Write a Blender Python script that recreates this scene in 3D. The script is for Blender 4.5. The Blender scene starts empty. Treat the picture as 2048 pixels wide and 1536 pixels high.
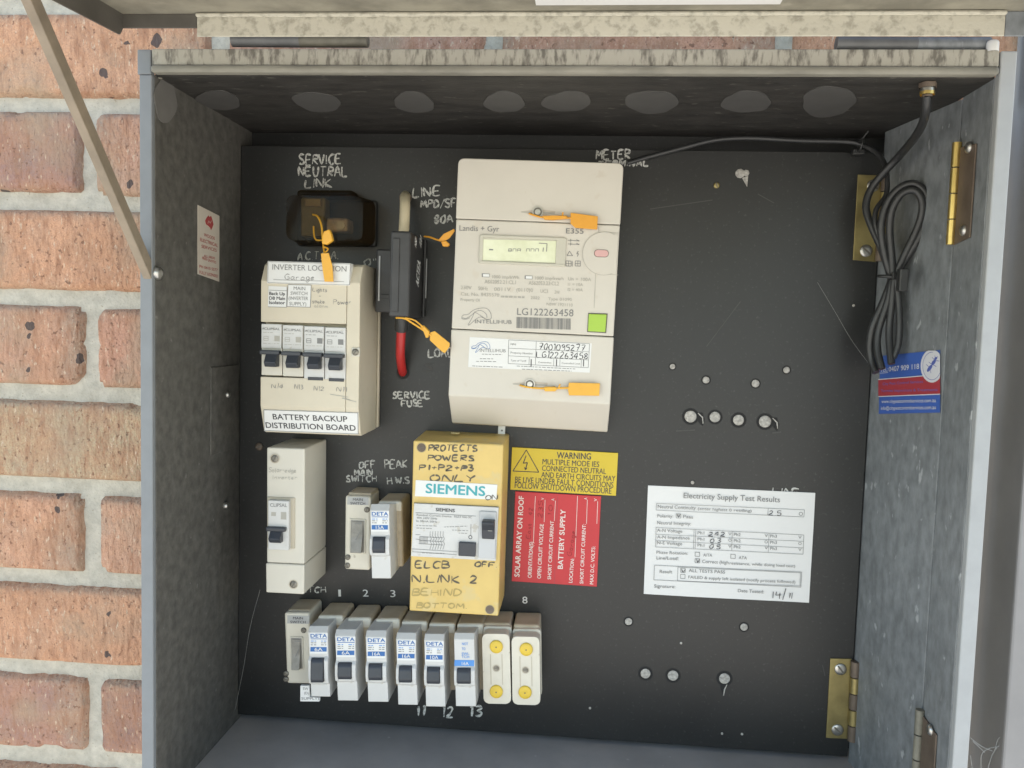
import bpy, bmesh, math, random
from mathutils import Vector, Matrix, Euler, noise
random.seed(7)
S = bpy.context.scene
COL = S.collection
R = math.radians

# ------------------------------------------------------------------ camera
CAM_LOC = Vector((0.3253, -0.6062, 0.3918))
F_PX = 1660.0                                   # focal length in pixels of a 2048 wide picture
cam_d = bpy.data.cameras.new('camera'); cam = bpy.data.objects.new('camera', cam_d); COL.objects.link(cam)
cam.location = CAM_LOC; cam.rotation_euler = (math.pi/2 - 0.0712, -0.0284, 0.0863)
cam_d.sensor_width = 36.0; cam_d.lens = 36.0*F_PX/2048.0; cam_d.clip_start = 0.01; cam_d.clip_end = 400
S.camera = cam
CAM_R = Euler((math.pi/2 - 0.0712, -0.0284, 0.0863)).to_matrix()

# ------------------------------------------------------------------ world, sun, exposure
SUN_EL, SUN_AZ = 48.0, 35.0                     # the sun stands high behind the house; the box hangs in open shade
world = bpy.data.worlds.new('World'); S.world = world; world.use_nodes = True
nt = world.node_tree; bg = nt.nodes['Background']
sky = nt.nodes.new('ShaderNodeTexSky'); sky.sky_type = 'NISHITA'; sky.sun_disc = False
sky.sun_elevation = R(SUN_EL); sky.sun_rotation = R(SUN_AZ); sky.dust_density = 1.0; sky.air_density = 1.0; sky.ozone_density = 1.0
nt.links.new(sky.outputs[0], bg.inputs[0]); bg.inputs[1].default_value = 0.15
sun_d = bpy.data.lights.new('sun', 'SUN'); sun_d.energy = 3.5; sun_d.angle = R(.5); sun_d.color = (1.0, 0.97, 0.93)
sun = bpy.data.objects.new('sun', sun_d); COL.objects.link(sun)
_sd = Vector((math.sin(R(SUN_AZ))*math.cos(R(SUN_EL)), math.cos(R(SUN_AZ))*math.cos(R(SUN_EL)), math.sin(R(SUN_EL))))
sun.rotation_euler = _sd.to_track_quat('Z', 'Y').to_euler()
S.view_settings.view_transform = 'Standard'; S.view_settings.look = 'None'
S.view_settings.gamma = 1.0; S.view_settings.use_curve_mapping = False
S.view_settings.exposure = 1.82
S.view_settings.use_white_balance = True
S.view_settings.white_balance_temperature = 7600; S.view_settings.white_balance_tint = 10

# ------------------------------------------------------------------ materials
MATS = {}
def mat(name, col, rough=0.5, metal=0.0, var=0.0, vscale=30.0, col2=None, bump=0.0, bscale=200.0, stretch=None,
        lo=0.35, hi=0.65, spots=None, spot_scale=60.0, spot_amt=0.3, spec=0.5, rough_var=0.0, coat=0.0):
    if name in MATS: return MATS[name]
    m = bpy.data.materials.new(name); m.use_nodes = True; MATS[name] = m
    n, l = m.node_tree.nodes, m.node_tree.links
    p = n['Principled BSDF']
    p.inputs['Roughness'].default_value = rough; p.inputs['Metallic'].default_value = metal
    p.inputs['Specular IOR Level'].default_value = spec
    if coat: p.inputs['Coat Weight'].default_value = coat
    c = (*col, 1.0); p.inputs['Base Color'].default_value = c
    tc = n.new('ShaderNodeTexCoord'); mp = n.new('ShaderNodeMapping'); l.new(tc.outputs['Object'], mp.inputs[0])
    if stretch: mp.inputs['Scale'].default_value = stretch
    out = None
    if var > 0 or col2:
        t = n.new('ShaderNodeTexNoise'); t.inputs['Scale'].default_value = vscale; t.inputs['Detail'].default_value = 8; t.inputs['Roughness'].default_value = .6
        l.new(mp.outputs[0], t.inputs['Vector'])
        r = n.new('ShaderNodeValToRGB'); r.color_ramp.elements[0].position = lo; r.color_ramp.elements[1].position = hi
        b = col2 if col2 else tuple(x*(1-var) for x in col)
        r.color_ramp.elements[0].color = (*b, 1); r.color_ramp.elements[1].color = c
        l.new(t.outputs['Fac'], r.inputs[0]); out = r.outputs[0]
        if rough_var:
            mr = n.new('ShaderNodeMapRange'); mr.inputs['To Min'].default_value = max(0.05, rough-rough_var); mr.inputs['To Max'].default_value = min(1, rough+rough_var)
            l.new(t.outputs['Fac'], mr.inputs[0]); l.new(mr.outputs[0], p.inputs['Roughness'])
    if spots:
        t2 = n.new('ShaderNodeTexNoise'); t2.inputs['Scale'].default_value = spot_scale; t2.inputs['Detail'].default_value = 5
        l.new(mp.outputs[0], t2.inputs['Vector'])
        r2 = n.new('ShaderNodeValToRGB'); r2.color_ramp.elements[0].position = 1-spot_amt; r2.color_ramp.elements[1].position = min(1, 1-spot_amt+(.06 if name != 'panel_black' else .22))
        l.new(t2.outputs['Fac'], r2.inputs[0])
        mx = n.new('ShaderNodeMix'); mx.data_type = 'RGBA'
        l.new(r2.outputs[0], mx.inputs[0])
        if out: l.new(out, mx.inputs[6])
        else: mx.inputs[6].default_value = c
        mx.inputs[7].default_value = (*spots, 1); out = mx.outputs[2]
    if out: l.new(out, p.inputs['Base Color'])
    if bump:
        t3 = n.new('ShaderNodeTexNoise'); t3.inputs['Scale'].default_value = bscale; t3.inputs['Detail'].default_value = 4
        l.new(mp.outputs[0], t3.inputs['Vector'])
        bp = n.new('ShaderNodeBump'); bp.inputs['Strength'].default_value = bump; bp.inputs['Distance'].default_value = 0.001
        l.new(t3.outputs['Fac'], bp.inputs['Height']); l.new(bp.outputs[0], p.inputs['Normal'])
    return m

mat('panel_black', (.0165, .0172, .0170), .40, var=.4, vscale=6, bump=.05, bscale=60, spots=(.055, .055, .053), spot_scale=330, spot_amt=.40, rough_var=.12)
mat('box_inner', (.115, .11, .098), .6, var=.42, vscale=110, bump=.35, bscale=220, spots=(.17, .165, .15), spot_scale=130, spot_amt=.32)
mat('box_ceiling', (.038, .035, .031), .65, var=.5, vscale=35, stretch=(1, 2.5, 1), bump=.3, bscale=150, spots=(.085, .08, .07), spot_scale=90, spot_amt=.36)
mat('box_floor', (.42, .39, .36), .5, var=.15, vscale=20, bump=.1, bscale=100, spots=(.52, .49, .46), spot_scale=120, spot_amt=.3)
mat('galvanised', (.25, .27, .28), .5, metal=.15, var=.36, vscale=120, bump=.12, bscale=150, spots=(.40, .42, .43), spot_scale=110, spot_amt=.35, stretch=(1, 1, .55))
mat('edge_sky_tint', (.20, .215, .225), .5, var=.1, vscale=50, bump=.05, bscale=200)  # left front edge: blue sky light is mixed into its grey
mat('pale_edge', (.34, .355, .36), .5, var=.08, vscale=50)  # right front edge: sky light pales and cools this grey too
mat('peeling', (.36, .345, .295), .6, col2=(.14, .13, .11), vscale=120, stretch=(2.0, 1, .6), lo=.36, hi=.52, bump=.9, bscale=110)
mat('lip_roll', (.25, .24, .20), .55, var=.35, vscale=60, stretch=(.4, 1, 1), bump=.3, bscale=160)
mat('lid_flange', (.50, .475, .39), .6, col2=(.33, .31, .25), vscale=150, lo=.36, hi=.52, bump=.8, bscale=150)
mat('lid_inner', (.30, .28, .22), .65, var=.4, vscale=30, bump=.3, bscale=120, spots=(.30, .28, .22), spot_scale=60, spot_amt=.36)
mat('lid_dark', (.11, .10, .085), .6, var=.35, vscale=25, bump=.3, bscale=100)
mat('knockout', (.078, .076, .072), .6, var=.12, vscale=60)
mat('knockout_side', (.155, .15, .14), .6, var=.12, vscale=60)
mat('stay', (.27, .22, .165), .6, var=.25, vscale=50, bump=.2, bscale=120)
mat('hinge_rod', (.15, .155, .155), .45, var=.2, vscale=80)
mat('hinge_olive', (.20, .19, .15), .55, var=.4, vscale=60)
mat('brass', (.38, .31, .14), .42, metal=.8, var=.35, vscale=40, rough_var=.12)
mat('brass_bright', (.75, .55, .20), .3, metal=.9, var=.2, vscale=40)
mat('bronze', (.17, .13, .10), .55, metal=.3, var=.3, vscale=60)
mat('steel', (.55, .54, .51), .32, metal=.9, var=.3, vscale=200)
mat('screw_dull', (.28, .26, .22), .5, metal=.6, var=.4, vscale=300)
mat('meter', (.585, .55, .48), .45, var=.06, vscale=16, spots=(.55, .505, .43), spot_scale=70, spot_amt=.36)
mat('meter_low', (.50, .44, .36), .5, var=.06, vscale=25)
mat('groove', (.13, .12, .10), .7)
mat('cream', (.61, .55, .43), .42, var=.08, vscale=18, spots=(.53, .46, .345), spot_scale=40, spot_amt=.33)
mat('cream_side', (.50, .445, .345), .5, var=.12, vscale=18)
mat('cream_pale', (.60, .57, .49), .45, var=.06, vscale=25)
mat('aged_base', (.53, .455, .34), .5, var=.18, vscale=40, col2=(.40, .32, .22))
mat('white_plastic', (.585, .585, .565), .4, var=.07, vscale=40, spots=(.49, .47, .42), spot_scale=150, spot_amt=.36)
mat('grey_plastic', (.50, .51, .51), .45, var=.06, vscale=40)
mat('old_white', (.66, .62, .52), .45, var=.08, vscale=50, spots=(.42, .37, .28), spot_scale=120, spot_amt=.3)
mat('yellow_plastic', (.67, .48, .165), .45, var=.07, vscale=22, col2=(.58, .41, .14), spots=(.60, .46, .20), spot_scale=60, spot_amt=.40)
mat('yellow_dirty', (.50, .40, .19), .55, var=.2, vscale=30)
mat('fuse_yellow', (.76, .52, .06), .45, var=.15, vscale=120)
mat('black_plastic', (.030, .031, .031), .4, var=.2, vscale=40)
mat('fuse_black', (.045, .045, .046), .45, var=.35, vscale=35, bump=.1, bscale=150)
mat('dark_grey', (.038, .043, .052), .4, var=.15, vscale=90)
mat('rocker_grey', (.30, .285, .25), .35, var=.3, vscale=120)
mat('label_white', (.68, .685, .665), .45)
mat('label_grey', (.42, .42, .40), .5, var=.1, vscale=90)
mat('paper', (.71, .71, .695), .7, var=.03, vscale=10)
mat('ink', (.045, .045, .05), .6)
mat('ink_soft', (.20, .20, .195), .6)
mat('ink_faint', (.38, .365, .32), .6)
mat('pen', (.10, .085, .06), .6)
mat('pen_faint', (.40, .30, .11), .6)
mat('pen_red', (.28, .012, .015), .6)
mat('chalk', (.55, .55, .52), .9, col2=(.20, .20, .19), vscale=500, lo=.38, hi=.52)
mat('chalk_faint', (.07, .07, .067), .9)
mat('print_white', (.62, .62, .60), .6)
mat('warn_yellow', (.62, .45, .03), .45, var=.05, vscale=30)
mat('sign_red', (.55, .025, .033), .45, var=.06, vscale=30)
mat('sign_white', (.74, .66, .62), .5)
mat('teal', (.03, .33, .36), .5)
mat('blue', (.022, .13, .36), .5)
mat('light_blue', (.06, .25, .60), .5)
mat('seal_orange', (.74, .33, .035), .4, var=.08, vscale=80)
mat('seal_yellow', (.78, .40, .045), .4, var=.08, vscale=80)
mat('green', (.33, .52, .06), .35, var=.05, vscale=60)
mat('pink', (.62, .36, .34), .4)
mat('lcd', (.60, .62, .42), .2, col2=(.72, .74, .55), vscale=40)
mat('lcd_frame', (.50, .48, .40), .4)
mat('red_wire', (.46, .025, .025), .4, var=.15, vscale=60)
mat('white_wire', (.60, .52, .36), .5, var=.15, vscale=60)
mat('cable_black', (.030, .031, .032), .38, var=.2, vscale=60)
mat('plug', (.50, .48, .44), .9, var=.45, vscale=400, bump=.8, bscale=600)
mat('hole_rim', (.012, .012, .012), .8)
mat('web', (.30, .30, .285), .8)
mat('card_blue', (.045, .12, .42), .4, var=.1, vscale=30)
mat('card_red', (.40, .045, .06), .4, var=.1, vscale=30)
mat('card_bug', (.09, .13, .40), .5)
mat('card_white', (.62, .63, .66), .5)
mat('note_cream', (.52, .47, .40), .6, var=.05, vscale=30)
mat('note_red', (.36, .06, .06), .6)
mat('jamb_dark', (.30, .29, .285), .7, var=.15, vscale=14, bump=.1, bscale=90)
mat('jamb_pale', (.50, .52, .51), .55, var=.06, vscale=20)
mat('concrete', (.52, .51, .48), .9, var=.2, vscale=3, bump=.2, bscale=30)
mat('tin', (.62, .58, .54), .4, metal=.2, var=.35, vscale=150)
mat('brown_block', (.22, .20, .07), .45, metal=.1, var=.3, vscale=80)

def smoky():
    m = bpy.data.materials.new('smoky_brown'); m.use_nodes = True; MATS['smoky'] = m
    n, l = m.node_tree.nodes, m.node_tree.links
    n.remove(n['Principled BSDF'])
    tr = n.new('ShaderNodeBsdfTransparent'); tr.inputs[0].default_value = (.62, .50, .35, 1)
    gl = n.new('ShaderNodeBsdfPrincipled'); gl.inputs['Base Color'].default_value = (.022, .017, .012, 1); gl.inputs['Roughness'].default_value = .1; gl.inputs['Specular IOR Level'].default_value = .35
    mx = n.new('ShaderNodeMixShader'); mx.inputs[0].default_value = .22
    l.new(tr.outputs[0], mx.inputs[1]); l.new(gl.outputs[0], mx.inputs[2]); l.new(mx.outputs[0], n['Material Output'].inputs[0])
smoky()

def brick_mat():
    m = bpy.data.materials.new('brick'); m.use_nodes = True; MATS['brick'] = m
    n, l = m.node_tree.nodes, m.node_tree.links
    p = n['Principled BSDF']; p.inputs['Roughness'].default_value = .9; p.inputs['Specular IOR Level'].default_value = .25
    at = n.new('ShaderNodeAttribute'); at.attribute_name = 'tone'
    tc = n.new('ShaderNodeTexCoord')
    def noise_ramp(scale, lo, hi, stretch=None, detail=6):
        src = tc.outputs['Object']
        if stretch:
            mp = n.new('ShaderNodeMapping'); mp.inputs['Scale'].default_value = stretch; l.new(src, mp.inputs[0]); src = mp.outputs[0]
        t = n.new('ShaderNodeTexNoise'); t.inputs['Scale'].default_value = scale; t.inputs['Detail'].default_value = detail
        l.new(src, t.inputs['Vector'])
        r = n.new('ShaderNodeMapRange'); r.inputs['From Min'].default_value = lo; r.inputs['From Max'].default_value = hi
        l.new(t.outputs['Fac'], r.inputs[0]); return r.outputs[0]
    def mix(fac, a, b, mode='MIX', k=1.0):
        mx = n.new('ShaderNodeMix'); mx.data_type = 'RGBA'; mx.blend_type = mode
        if k != 1.0:
            mm = n.new('ShaderNodeMath'); mm.operation = 'MULTIPLY'; mm.inputs[1].default_value = k; l.new(fac, mm.inputs[0]); fac = mm.outputs[0]
        l.new(fac, mx.inputs[0]); l.new(a, mx.inputs[6])
        if isinstance(b, tuple): mx.inputs[7].default_value = (*b, 1)
        else: l.new(b, mx.inputs[7])
        return mx.outputs[2]
    c = at.outputs['Color']
    c = mix(noise_ramp(28, .42, .62), c, (.50, .27, .16), k=.45)
    c = mix(noise_ramp(120, .46, .72, (1.6, 1, .45)), c, (.31, .15, .09), k=.75)  # drag marks: their shade is darkened into the colour, as frontal light flattens bumps
    c = mix(noise_ramp(280, .62, .68, (1.5, 1, .5)), c, (.64, .50, .37), k=.8)
    c = mix(noise_ramp(240, .61, .68), c, (.14, .07, .05), k=.8)
    c = mix(noise_ramp(700, .40, .62, None, 2), c, (.36, .18, .11), k=.45)
    c = mix(noise_ramp(11, .53, .68), c, (.36, .28, .20), k=.65)
    # ironstone spots
    v = n.new('ShaderNodeTexVoronoi'); v.inputs['Scale'].default_value = 42; v.inputs['Randomness'].default_value = 1
    dist = n.new('ShaderNodeTexNoise'); dist.inputs['Scale'].default_value = 90; l.new(tc.outputs['Object'], dist.inputs['Vector'])
    va = n.new('ShaderNodeVectorMath'); va.operation = 'MULTIPLY_ADD'; va.inputs[1].default_value = (.012, .012, .012)
    l.new(dist.outputs['Color'], va.inputs[0]); l.new(tc.outputs['Object'], va.inputs[2]); l.new(va.outputs[0], v.inputs['Vector'])
    sep = n.new('ShaderNodeSeparateColor'); l.new(v.outputs['Color'], sep.inputs[0])
    thr = n.new('ShaderNodeMapRange'); thr.inputs['From Min'].default_value = .70; thr.inputs['From Max'].default_value = 1.0
    thr.inputs['To Min'].default_value = 0.0; thr.inputs['To Max'].default_value = .26
    l.new(sep.outputs[0], thr.inputs[0])
    lt = n.new('ShaderNodeMath'); lt.operation = 'LESS_THAN'; l.new(v.outputs['Distance'], lt.inputs[0]); l.new(thr.outputs[0], lt.inputs[1])
    c = mix(lt.outputs[0], c, (.075, .062, .06), k=.9)
    l.new(c, p.inputs['Base Color'])
    t3 = n.new('ShaderNodeTexNoise'); t3.inputs['Scale'].default_value = 220; t3.inputs['Detail'].default_value = 6
    mp = n.new('ShaderNodeMapping'); mp.inputs['Scale'].default_value = (1.3, 1, .6); l.new(tc.outputs['Object'], mp.inputs[0]); l.new(mp.outputs[0], t3.inputs['Vector'])
    bp = n.new('ShaderNodeBump'); bp.inputs['Strength'].default_value = .9; bp.inputs['Distance'].default_value = .004
    l.new(t3.outputs['Fac'], bp.inputs['Height']); l.new(bp.outputs[0], p.inputs['Normal'])
brick_mat()
mat('mortar', (.53, .495, .415), .95, var=.22, vscale=120, bump=1.0, bscale=420, spots=(.33, .295, .23), spot_scale=420, spot_amt=.34, spec=.2)

# ------------------------------------------------------------------ mesh builder
class B:
    def __init__(self): self.v = []; self.f = []; self.mi = []; self.sm = []; self.mats = []
    def mid(self, m):
        if m not in self.mats: self.mats.append(m)
        return self.mats.index(m)
    def add(self, vs, fs, m, smooth=False):
        o = len(self.v); k = self.mid(m)
        self.v += [tuple(x) for x in vs]
        for f in fs: self.f.append([i+o for i in f]); self.mi.append(k); self.sm.append(smooth)
        return self
    def _bm(self, bm, m, bev, seg=2, smooth=False, edges=None):
        if bev > 0:
            bmesh.ops.bevel(bm, geom=list(edges or bm.edges), offset=bev, segments=seg, affect='EDGES', profile=.5, clamp_overlap=True)
        bmesh.ops.recalc_face_normals(bm, faces=bm.faces)
        bm.verts.index_update()
        self.add([v.co for v in bm.verts], [[v.index for v in f.verts] for f in bm.faces], m, smooth)
        bm.free(); return self
    def box(self, x0, x1, y0, y1, z0, z1, m, bev=0.0, seg=2):
        bm = bmesh.new(); bmesh.ops.create_cube(bm, size=1)
        for v in bm.verts: v.co = ((x0+x1)/2+v.co.x*(x1-x0), (y0+y1)/2+v.co.y*(y1-y0), (z0+z1)/2+v.co.z*(z1-z0))
        return self._bm(bm, m, bev, seg)
    def prism(self, pts, w0, w1, m, bev=0.0, seg=2, top=None):
        """outline extruded along local Z; top = optional other outline at w1"""
        bm = bmesh.new(); a = [bm.verts.new((x, y, w0)) for x, y in pts]; b = [bm.verts.new((x, y, w1)) for x, y in (top or pts)]
        n = len(pts); bm.faces.new(a[::-1]); bm.faces.new(b)
        for i in range(n): bm.faces.new((a[i], a[(i+1) % n], b[(i+1) % n], b[i]))
        return self._bm(bm, m, bev, seg)
    def profile(self, pts, u0, u1, m, bev=0.0, seg=2):
        """(v, w) outline extruded along local X"""
        bm = bmesh.new(); a = [bm.verts.new((u0, y, z)) for y, z in pts]; b = [bm.verts.new((u1, y, z)) for y, z in pts]
        n = len(pts); bm.faces.new(a[::-1]); bm.faces.new(b)
        for i in range(n): bm.faces.new((a[i], a[(i+1) % n], b[(i+1) % n], b[i]))
        return self._bm(bm, m, bev, seg)
    def cyl(self, x, y, r, z0, z1, m, n=24, r2=None, dome=0.0):
        r2 = r if r2 is None else r2
        rings = [(r, z0), (r2, z1)]
        if dome: rings = [(r, z0), (r2, z1-dome), (r2*.86, z1-dome*.45), (r2*.5, z1-dome*.1)]
        vs = []; fs = []
        for rr, z in rings: vs += [(x+rr*math.cos(2*math.pi*i/n), y+rr*math.sin(2*math.pi*i/n), z) for i in range(n)]
        for k in range(len(rings)-1):
            for i in range(n): fs.append((k*n+i, k*n+(i+1) % n, (k+1)*n+(i+1) % n, (k+1)*n+i))
        self.add(vs, fs, m, True)
        k = (len(rings)-1)*n
        return self.add(vs[k:k+n], [tuple(range(n))], m, False)
    def ring(self, x, y, r0, r1, z, m, n=28):
        vs = [(x+r*math.cos(2*math.pi*i/n), y+r*math.sin(2*math.pi*i/n), z) for r in (r0, r1) for i in range(n)]
        return self.add(vs, [(i, (i+1) % n, n+(i+1) % n, n+i)[::-1] for i in range(n)], m)
    def tube(self, path, r, m, n=10, smooth=4):
        pts = [Vector(p) for p in path]
        if smooth: pts = catmull(pts, smooth)
        k = len(pts); vs = []; fs = []
        up = Vector((0.13, 0.21, 1)).normalized(); prev = None
        for i, p in enumerate(pts):
            t = (pts[min(i+1, k-1)]-pts[max(i-1, 0)]).normalized()
            if prev is None: a = t.cross(up).normalized()
            else: a = (prev - t*prev.dot(t)).normalized()
            prev = a; b = t.cross(a)
            rr = r(i/(k-1)) if callable(r) else r
            vs += [p + (a*math.cos(2*math.pi*j/n)+b*math.sin(2*math.pi*j/n))*rr for j in range(n)]
        for i in range(k-1):
            for j in range(n): fs.append((i*n+j, i*n+(j+1) % n, (i+1)*n+(j+1) % n, (i+1)*n+j))
        self.add(vs, fs, m, True)
        self.add(vs[:n], [tuple(range(n))[::-1]], m)
        return self.add(vs[-n:], [tuple(range(n))], m)
    def sheet(self, pts, w, m):
        vs = [(x, y, w) for x, y in pts]
        area = sum(pts[i][0]*pts[(i+1) % len(pts)][1]-pts[(i+1) % len(pts)][0]*pts[i][1] for i in range(len(pts)))
        idx = tuple(range(len(pts))); return self.add(vs, [idx if area > 0 else idx[::-1]], m)
    def ribbon(self, pts, width, w, m, taper=True):
        pts = [Vector((p[0], p[1], 0)) for p in pts]
        if len(pts) < 2: return self
        vs = []; fs = []; k = len(pts)
        for i, p in enumerate(pts):
            t = (pts[min(i+1, k-1)]-pts[max(i-1, 0)])
            if t.length < 1e-9: t = Vector((1, 0, 0))
            t.normalize(); nrm = Vector((-t.y, t.x, 0))*(width[i] if isinstance(width, list) else width)*.5
            if taper and i in (0, k-1): nrm *= .6
            vs += [(p.x+nrm.x, p.y+nrm.y, w), (p.x-nrm.x, p.y-nrm.y, w)]
        for i in range(k-1): fs.append((2*i+1, 2*i+3, 2*i+2, 2*i))
        return self.add(vs, fs, m)
    def lines(self, segs, width, w, m):
        for a, b in segs: self.ribbon([a, b], width, w, m, False)
        return self
    def build(self, name, parent=None, **props):
        me = bpy.data.meshes.new(name); me.from_pydata(self.v, [], self.f)
        for m in self.mats: me.materials.append(MATS[m])
        me.polygons.foreach_set('material_index', self.mi); me.polygons.foreach_set('use_smooth', self.sm); me.update()
        o = bpy.data.objects.new(name, me); COL.objects.link(o)
        if parent: o.parent = parent
        for k, x in props.items(): o[k] = x
        return o

def catmull(pts, sub):
    out = []; k = len(pts)
    for i in range(k-1):
        p0, p1, p2, p3 = pts[max(i-1, 0)], pts[i], pts[i+1], pts[min(i+2, k-1)]
        for j in range(sub):
            t = j/sub
            out.append(.5*((2*p1)+(p2-p0)*t+(2*p0-5*p1+4*p2-p3)*t*t+(3*p1-p0-3*p2+p3)*t**3))
    out.append(pts[-1]); return out

_txt = {}
def text_mesh(s, bold):
    if (s, bold) in _txt: return _txt[(s, bold)]
    c = bpy.data.curves.new('t', 'FONT'); c.body = s; c.size = 1; c.offset = bold; c.resolution_u = 3
    o = bpy.data.objects.new('t', c); me = o.to_mesh()
    vs = [v.co.copy() for v in me.vertices]; fs = [tuple(p.vertices) for p in me.polygons]
    o.to_mesh_clear(); bpy.data.objects.remove(o); bpy.data.curves.remove(c)
    _txt[(s, bold)] = (vs, fs); return vs, fs

# single-stroke letters for handwriting
SF = {
 'A':'0,0 .3,1 .62,0|.12,.38 .52,.4', 'B':'0,0 0,1|0,1 .45,.95 .48,.62 .05,.52|.05,.52 .55,.45 .55,.05 0,0', 'C':'.6,.88 .35,1 .05,.7 .03,.3 .25,0 .6,.1',
 'D':'0,0 .02,1 .4,.9 .6,.5 .4,.08 0,0', 'E':'.55,1 .02,.98 0,.02 .58,0|0,.52 .42,.52', 'F':'0,0 .03,1 .58,1|.02,.52 .42,.53',
 'G':'.6,.88 .35,1 .05,.7 .03,.3 .25,0 .6,.15 .6,.45 .35,.45', 'H':'0,0 .03,1|.58,0 .56,1|.02,.5 .57,.52', 'I':'.05,0 .08,1', 'J':'.5,1 .5,.2 .3,0 .05,.15',
 'K':'0,0 .03,1|.55,1 .05,.45 .6,0', 'L':'.03,1 0,.02 .55,.03', 'M':'0,0 .08,1 .36,.4 .62,1 .7,0', 'N':'0,0 .04,1 .55,.02 .6,1', 'O':'.3,1 .03,.7 .05,.2 .32,0 .6,.3 .57,.8 .3,1',
 'P':'0,0 .03,1|.03,1 .5,.93 .5,.58 .03,.48', 'Q':'.3,1 .03,.7 .05,.2 .32,0 .6,.3 .57,.8 .3,1|.4,.2 .65,-.05', 'R':'0,0 .03,1|.03,1 .5,.93 .48,.58 .03,.5 .58,0',
 'S':'.55,.9 .3,1 .05,.78 .25,.55 .5,.4 .5,.1 .25,0 0,.1', 'T':'0,1 .62,.98|.3,.98 .28,0', 'U':'.02,1 .03,.25 .28,0 .55,.2 .58,1', 'V':'0,1 .28,0 .58,1', 'W':'0,1 .17,0 .36,.65 .55,0 .72,1',
 'X':'0,1 .55,0|.55,1 0,0', 'Y':'0,1 .28,.5|.58,1 .28,.5 .2,0', 'Z':'0,1 .55,1 0,0 .58,0',
 '0':'.28,1 .02,.6 .08,.1 .32,0 .52,.4 .45,.9 .28,1', '1':'.12,.85 .22,1 .2,0', '2':'.03,.8 .25,1 .48,.78 .3,.4 0,.03 .55,.03', '3':'.03,.92 .3,1 .46,.78 .2,.55 .5,.35 .3,0 0,.08',
 '4':'.35,0 .4,1 0,.35 .58,.38', '5':'.5,1 .1,1 .06,.58 .4,.6 .48,.2 .25,0 0,.08', '6':'.4,1 .08,.5 .08,.12 .32,0 .48,.22 .35,.45 .08,.35', '7':'0,.97 .52,1 .2,0|.1,.5 .42,.52',
 '8':'.28,.53 .06,.75 .25,1 .46,.8 .28,.53 .03,.25 .25,0 .5,.25 .28,.53', '9':'.45,.75 .25,1 .04,.75 .2,.5 .45,.72 .4,0',
 '.':'.05,.0 .1,.06', '-':'.02,.45 .35,.47', '+':'.03,.45 .45,.47|.24,.7 .24,.2', '/':'0,-.1 .4,1.1', '"':'.05,1 .05,.75|.22,1 .22,.75', ',':'.1,.08 .03,-.12', '(':'.3,1.05 .08,.5 .3,-.05', ')':'.05,1.05 .27,.5 .05,-.05',
 'a':'.42,.5 .2,.58 .03,.3 .15,.02 .4,.2|.43,.55 .42,.1 .5,0', 'b':'.03,1 .03,0 .3,.05 .42,.3 .25,.55 .04,.4', 'c':'.4,.5 .15,.55 .03,.25 .2,0 .42,.1', 'd':'.4,.45 .15,.55 .02,.25 .2,0 .42,.2|.44,1 .43,0',
 'e':'.05,.3 .4,.35 .25,.56 .04,.35 .1,.03 .42,.1', 'g':'.42,.5 .2,.58 .03,.3 .15,.05 .4,.2|.43,.55 .4,-.2 .2,-.35 .02,-.22', 'h':'.03,1 .02,0|.03,.35 .25,.55 .4,.4 .4,0', 'i':'.08,.55 .08,0|.08,.75 .1,.8',
 'k':'.03,1 .03,0|.38,.55 .06,.25 .4,0', 'l':'.05,1 .06,.05 .15,0', 'm':'.02,0 .03,.55|.03,.4 .2,.55 .3,.35 .3,0|.3,.38 .48,.55 .58,.38 .6,0', 'n':'.02,0 .03,.55|.03,.38 .25,.56 .4,.38 .4,0',
 'o':'.2,.56 .03,.3 .18,0 .4,.25 .2,.56', 'p':'.03,.55 .02,-.35|.03,.45 .3,.55 .42,.3 .25,.03 .04,.12', 'r':'.03,0 .03,.55|.03,.35 .2,.55 .36,.5', 's':'.35,.5 .15,.56 .08,.38 .33,.22 .25,0 .02,.06',
 't':'.18,.9 .18,.1 .35,.02|.02,.58 .36,.6', 'v':'.02,.55 .2,0 .4,.55', 'w':'.02,.55 .15,0 .3,.4 .45,0 .58,.55', 'y':'.03,.55 .2,.05|.42,.55 .1,-.35', 'u':'.03,.55 .05,.1 .25,0 .42,.2|.43,.55 .45,0', ' ':'',
}
rng = random.Random(11)

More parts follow.
